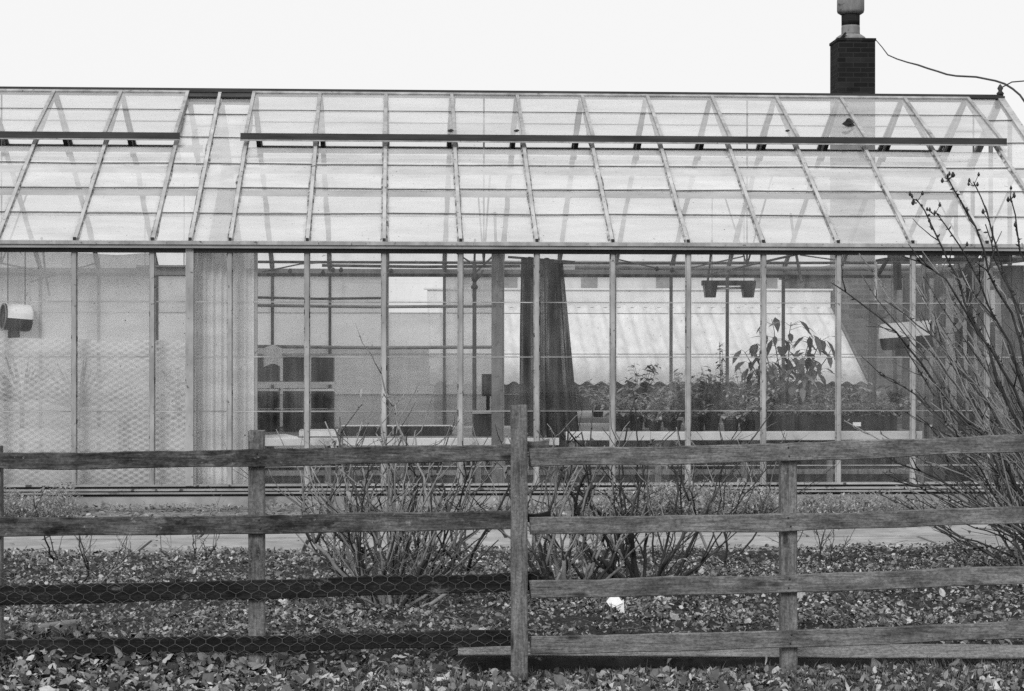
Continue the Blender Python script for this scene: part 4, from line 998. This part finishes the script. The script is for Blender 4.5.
for k in range(2300):
    y = rng.uniform(8.6, 9.75); px = rng.choice((rng.gauss(430, 90), rng.gauss(640, 110), rng.gauss(930, 90), rng.uniform(0, 1024), rng.gauss(900, 100))); x = ax(px, y)
    for q in range(3):
        L = rng.uniform(.04, .12); p = V((x + rng.uniform(-.03,.03), y + rng.uniform(-.03,.03), gh(x, y) + .01)); d = rdir(35, 80)
        pts = [p, p + d * L * .5, p + d * L * .85 + V((d.x, d.y, -.1)) * L * .3]; s_ = V((-d.y, d.x, 0)).normalized() * .0028
        b.add([pts[0]-s_, pts[0]+s_, pts[1]+s_*.8, pts[1]-s_*.8, pts[2]], [(0,1,2,3), (3,2,4)], 0, True)
tag(b.build('grass', m['grass']), 'short grass growing up through the leaves in front of the fence', 'grass', kind='stuff')
b = MB()
def cover(px0, px1, y0, y1, n, hmax, mi):
    for k in range(n):
        px = rng.uniform(px0, px1); y = rng.uniform(y0, y1); x = ax(px, y); hh = hmax * (.35 + .65 * max(0, noise.noise(V((x * 2.2, y * 2, 0))) + .5)) * rng.random()
        p = V((x, y, .01)); top = p + V((rng.uniform(-.04,.04), rng.uniform(-.04,.04), hh)); 
        if k % 3 == 0: b.tube([p, top], [.003, .002], 3, 2)
        for q in range(3):
            L = rng.uniform(.025, .06); b.leaf(top + V((rng.uniform(-.03,.03), rng.uniform(-.03,.03), rng.uniform(-.02,.02))), rdir(-20, 60), (0,0,1), L, L*.45, mi, .3)
cover(600, 775, 17.8, 19.0, 2300, .27, 1); cover(800, 900, 17.6, 18.9, 700, .2, 0); cover(-20, 75, 17.4, 19.0, 1200, .28, 0); cover(75, 260, 18.7, 19.1, 160, .05, 0); cover(270, 640, 18.6, 19.1, 260, .05, 0); cover(900, 1100, 18, 19, 300, .14, 0)
tag(b.build('ground_cover', [m['leafm'], m['leafp'], m['stem']]), 'low leafy ground cover against the plinth of the glasshouse', 'ground cover', kind='stuff')

# ------------------------------------------------------------------ rose bushes
def walk(p, d, L, n, curl, lift=0.02):
    """a cane that bends a little at every node"""
    pts = [V(p)]; d = V(d).normalized(); p = V(p); sg = rng.choice((-1, 1)); sdv = d.orthogonal().normalized(); sdv.rotate(Matrix.Rotation(rng.uniform(0, 6.28), 3, d))
    for k in range(n):
        sg = -sg
        d = (d + sdv * sg * curl * 1.5 + V((rng.gauss(0, curl), rng.gauss(0, curl), rng.gauss(0, curl * .5) + lift))).normalized(); p = p + d * (L / n) * rng.uniform(.75, 1.25); pts.append(p)
    return pts, d
def thorn(b, pts, r, k, mi):
    for q in range(k):
        i = rng.randrange(1, len(pts)); t = rng.random(); p = pts[i-1].lerp(pts[i], t); d = rdir(-30, 40); b.tube([p, p + d * r * 3.2], [r * .9, .0005], 3, mi)
def rose(label, base, n, hgt, spread, mats, nleaf=14, seedleaf=True, rad=.010, fork=.85, lean=V((0,0,0)), group='pruned rose bushes in the bed'):
    o = thing('rose_bush', label, 'rose bush', base, group); b = MB(); lf = MB(); tips = []; nm = len(mats)
    nb = max(3, n // 5)
    for k in range(nb):            # old wood at the base, forking into shoots
        a = 2 * math.pi * (k + rng.random() * .7) / nb; sp = rng.uniform(.35, 1.5) * spread * 1.6; d = V((math.cos(a) * sp, math.sin(a) * sp * .6, .75)) + lean
        p = base + V((math.cos(a) * .05, math.sin(a) * .05, -.05)); mi = rng.randrange(nm); r = rad * rng.uniform(1.0, 1.7)
        pts, dd = walk(p, d, hgt * rng.uniform(.28, .5), 6, .14, .05); b.tube(pts, [r * (1.15 - .07 * q) for q in range(7)], 6, mi)
        for f in range(rng.choice((3, 4, 5, 6))):
            i = rng.choice((2, 3, 4, 5, 6, 6)); mi2 = rng.randrange(nm); r2 = r * rng.uniform(.35, .75)
            d2 = (dd * .4 + V((rng.gauss(0, .5), rng.gauss(0, .4), rng.uniform(.5, 1.2)))).normalized()
            pt2, d3 = walk(pts[i], d2, hgt * rng.uniform(.2, .72), 8, .13, .05); b.tube(pt2, [r2 * (1.1 - .075 * q) for q in range(9)], 5, mi2); thorn(b, pt2, r2, 6, mi2); tips.append((pt2[-1], d3, r2 * .5))
            for g in range(rng.choice((1, 2, 3, 4))):
                i2 = rng.randrange(2, 9); sg = rng.choice((-1, 1)); d4 = (d3 * .6 + V((sg * rng.uniform(.4, 1.0), rng.uniform(-.7, .7), rng.uniform(-.1, .6)))).normalized(); r3 = r2 * rng.uniform(.4, .7)
                pt3, d5 = walk(pt2[i2], d4, hgt * rng.uniform(.07, .3), 5, .14, .07); b.tube(pt3, [r3 * (1 - .11 * q) for q in range(6)], 4, mi2); thorn(b, pt3, r3, 2, mi2); tips.append((pt3[-1], d5, r3))
    b.build('canes', mats, o)
    for k in range(nleaf):
        t = rng.choice(tips); p = t[0] + V((rng.uniform(-.06,.06), rng.uniform(-.06,.06), rng.uniform(-.12, .02)))
        for q in range(3): lf.leaf(p, rdir(-60, 30), (0,0,1), rng.uniform(.035, .065), rng.uniform(.022, .036), 0, .4, .3)
    if nleaf: lf.build('leaves', m['leafm'], o)
    return o
cm = [m['cane'], m['caned'], m['canel'], m['canel']]
b1 = gnd(388, 607, .03); rose('pruned rose bush of many canes behind the netting, left of the middle post', b1, 125, 1.22, .58, cm, 14, rad=.0085)
b2 = gnd(566, 594, .03); rose('tangled rose bush just right of the middle fence post', b2, 70, 1.1, .6, cm, 8, rad=.0095)
b3 = gnd(650, 590, .03); rose('forked dark rose bush with a few leaves at its tips behind the right rails', b3, 46, 1.28, .5, [m['caned'], m['cane'], m['caned']], 26, rad=.0105)
b4 = gnd(722, 560, .03); rose('sparse thin rose bush left of the right fence post', b4, 7, 1.0, .3, cm, 4, rad=.006)
b5 = gnd(88, 582, .03); rose('thin bare shrub behind the netting at far left', b5, 9, .62, .38, cm, 2, rad=.005)
b6 = gnd(190, 565, .03); rose('thin bare twigs left of the left fence post', b6, 9, .55, .5, cm, 4, rad=.005)
b7 = gnd(815, 560, .03); rose('low thin twigs right of the right fence post', b7, 6, .55, .8, cm, 0, rad=.004)
# big arching rose at the right
base = gnd(1092, 590, .03); o = thing('rambling_rose', 'large rambling rose with long arching canes and hips at the right picture edge', 'rose bush', base)
b = MB(); HIPS = []
def bez(p0, p1, p2, n=14):
    out = []
    for k in range(n + 1):
        t = k / n; q = p0 * (1-t)**2 + p1 * (2*t*(1-t)) + p2 * t*t; out.append(q + V((noise.noise(q * 3), noise.noise(q * 3 + V((9,0,0))), noise.noise(q * 3 + V((0,9,0))))) * .05 + V((noise.noise(q * 9), noise.noise(q * 9 + V((9,0,0))), noise.noise(q * 9 + V((0,9,0))))) * .018)
    return out
def sidetwigs(pts, r, n, mi, L=.28):
    for q in range(n):
        i = rng.randrange(4, len(pts) - 1); d0 = (pts[i+1] - pts[i]).normalized(); d = (d0 + rdir(-20, 60) * .8).normalized(); tw, dd = walk(pts[i], d, L * rng.uniform(.3, 1), 4, .12); b.tube(tw, [r*.6, r*.5, r*.42, r*.35, r*.25], 4, mi)
    for q in range(n * 3):
        i = rng.randrange(2, len(pts)); p = pts[i-1].lerp(pts[i], rng.random()); d = rdir(-20, 60); b.tube([p, p + d * .016, p + d * .03], [r*.5, r*.75, .001], 4, mi)
def hips(p, n):
    for q in range(n):
        c = p + V((rng.uniform(-.05,.05), rng.uniform(-.04,.04), rng.uniform(-.03,.05))); r = rng.uniform(.008, .0125)
        h1 = MB(); HIPS.append(h1); h1.lathe(c, [(.002, -r*1.3), (r*.8, -r*.7), (r, 0), (r*.75, r*.8), (r*.35, r*1.2), (r*.6, r*1.7), (.001, r*1.5)], 7); b.tube([p - V((0,0,.03)), c], [.003, .0025], 3, 1)
key = [((1010, 560), (960, 300), (913, 196), 12.6, .010, 1), ((1030, 540), (1000, 290), (950, 176), 12.3, .010, 1), ((1030, 560), (1015, 300), (973, 181), 12.8, .0095, 1), ((1035, 520), (1010, 330), (938, 211), 12.2, .009, 1),
       ((1040, 500), (960, 330), (884, 300), 12.6, .008, 0), ((1045, 520), (930, 350), (832, 282), 12.4, .009, 0), ((1040, 560), (930, 400), (858, 352), 13.0, .008, 0), ((1040, 540), (960, 470), (868, 448), 12.8, .009, 0), ((1040, 570), (950, 480), (884, 478), 12.6, .008, 0),
       ((1050, 480), (1000, 300), (905, 255), 12.1, .010, 0), ((1060, 500), (1010, 350), (960, 262), 12.8, .010, 0), ((1060, 470), (1020, 340), (985, 225), 12.4, .009, 0), ((1070, 480), (1040, 330), (1008, 195), 12.6, .010, 1), ((1060, 600), (985, 560), (905, 500), 12.9, .007, 0), ((1060, 600), (990, 590), (930, 520), 13.1, .007, 0)]
for (c0, c1, c2, Y, r, hflag) in key:
    p0 = base + V((rng.uniform(-.12,.08), rng.uniform(-.15,.15), -.04)); p1 = at(c1[0] + 15, c1[1] + 10, Y + .1); p2 = at(c2[0], c2[1], Y)
    pts = bez(p0, p1, p2, 16); b.tube(pts, [r * (1.3 - .055 * q) for q in range(17)], 5, 1 if r > .0085 else 0); sidetwigs(pts, r, 4, 1)
    if hflag: hips(pts[-1], 4); hips(pts[-3], 1); thorn(b, pts[6:], r, 16, 1)
for k in range(105):
    p0 = base + V((rng.uniform(-.35,.3), rng.uniform(-.25,.3), -.04)); px = rng.gauss(955, 48); py = rng.uniform(250, 520) ; Y = rng.uniform(12.2, 13.6)
    if px > 1075: continue
    p2 = at(px, py, Y); p1 = p0.lerp(p2, .5) + V((.12 + rng.uniform(-.05,.12), rng.uniform(-.1,.1), .02 + rng.uniform(-.12,.12))); r = rng.uniform(.004, .008)
    pts = bez(p0, p1, p2, 14); b.tube(pts, [r * (1.3 - .06 * q) for q in range(15)], 5, k % 4); sidetwigs(pts, r, 5, k % 4)
for k in range(34):     # upright growth past the picture edge
    p0 = base + V((rng.uniform(-.1,.4), rng.uniform(-.25,.3), -.04)); p2 = at(rng.uniform(1000, 1120), rng.uniform(240, 420), rng.uniform(12.2, 13.6)); p1 = p0.lerp(p2, .5) + V((.1, 0, .1)); r = rng.uniform(.005, .010)
    pts = bez(p0, p1, p2, 14); b.tube(pts, [r * (1.3 - .06 * q) for q in range(15)], 5, k % 4); sidetwigs(pts, r, 5, k % 4)
b.build('canes', cm, o); 
for h1 in HIPS: h1.build('hip', m['caned'], o)
lf = MB()
for k in range(26):
    p = at(rng.uniform(880, 1030), rng.uniform(280, 540), rng.uniform(12.3, 13)); 
    lf.leaf(p, rdir(-60, 30), (0,0,1), rng.uniform(.03, .055), .025, 0, .4, .3)
lf.build('leaves', m['leafm'], o)

# ------------------------------------------------------------------ render settings
scene.render.engine = 'CYCLES'
c = scene.cycles
c.use_denoising = False
try: c.denoiser = 'OPENIMAGEDENOISE'
except Exception: pass
c.max_bounces = 10; c.diffuse_bounces = 4; c.glossy_bounces = 3; c.transmission_bounces = 6; c.transparent_max_bounces = 40
c.caustics_reflective = False; c.caustics_refractive = False
vs_ = scene.view_settings; vs_.view_transform = 'Standard'; vs_.look = 'None'; vs_.exposure = .5; vs_.gamma = 1
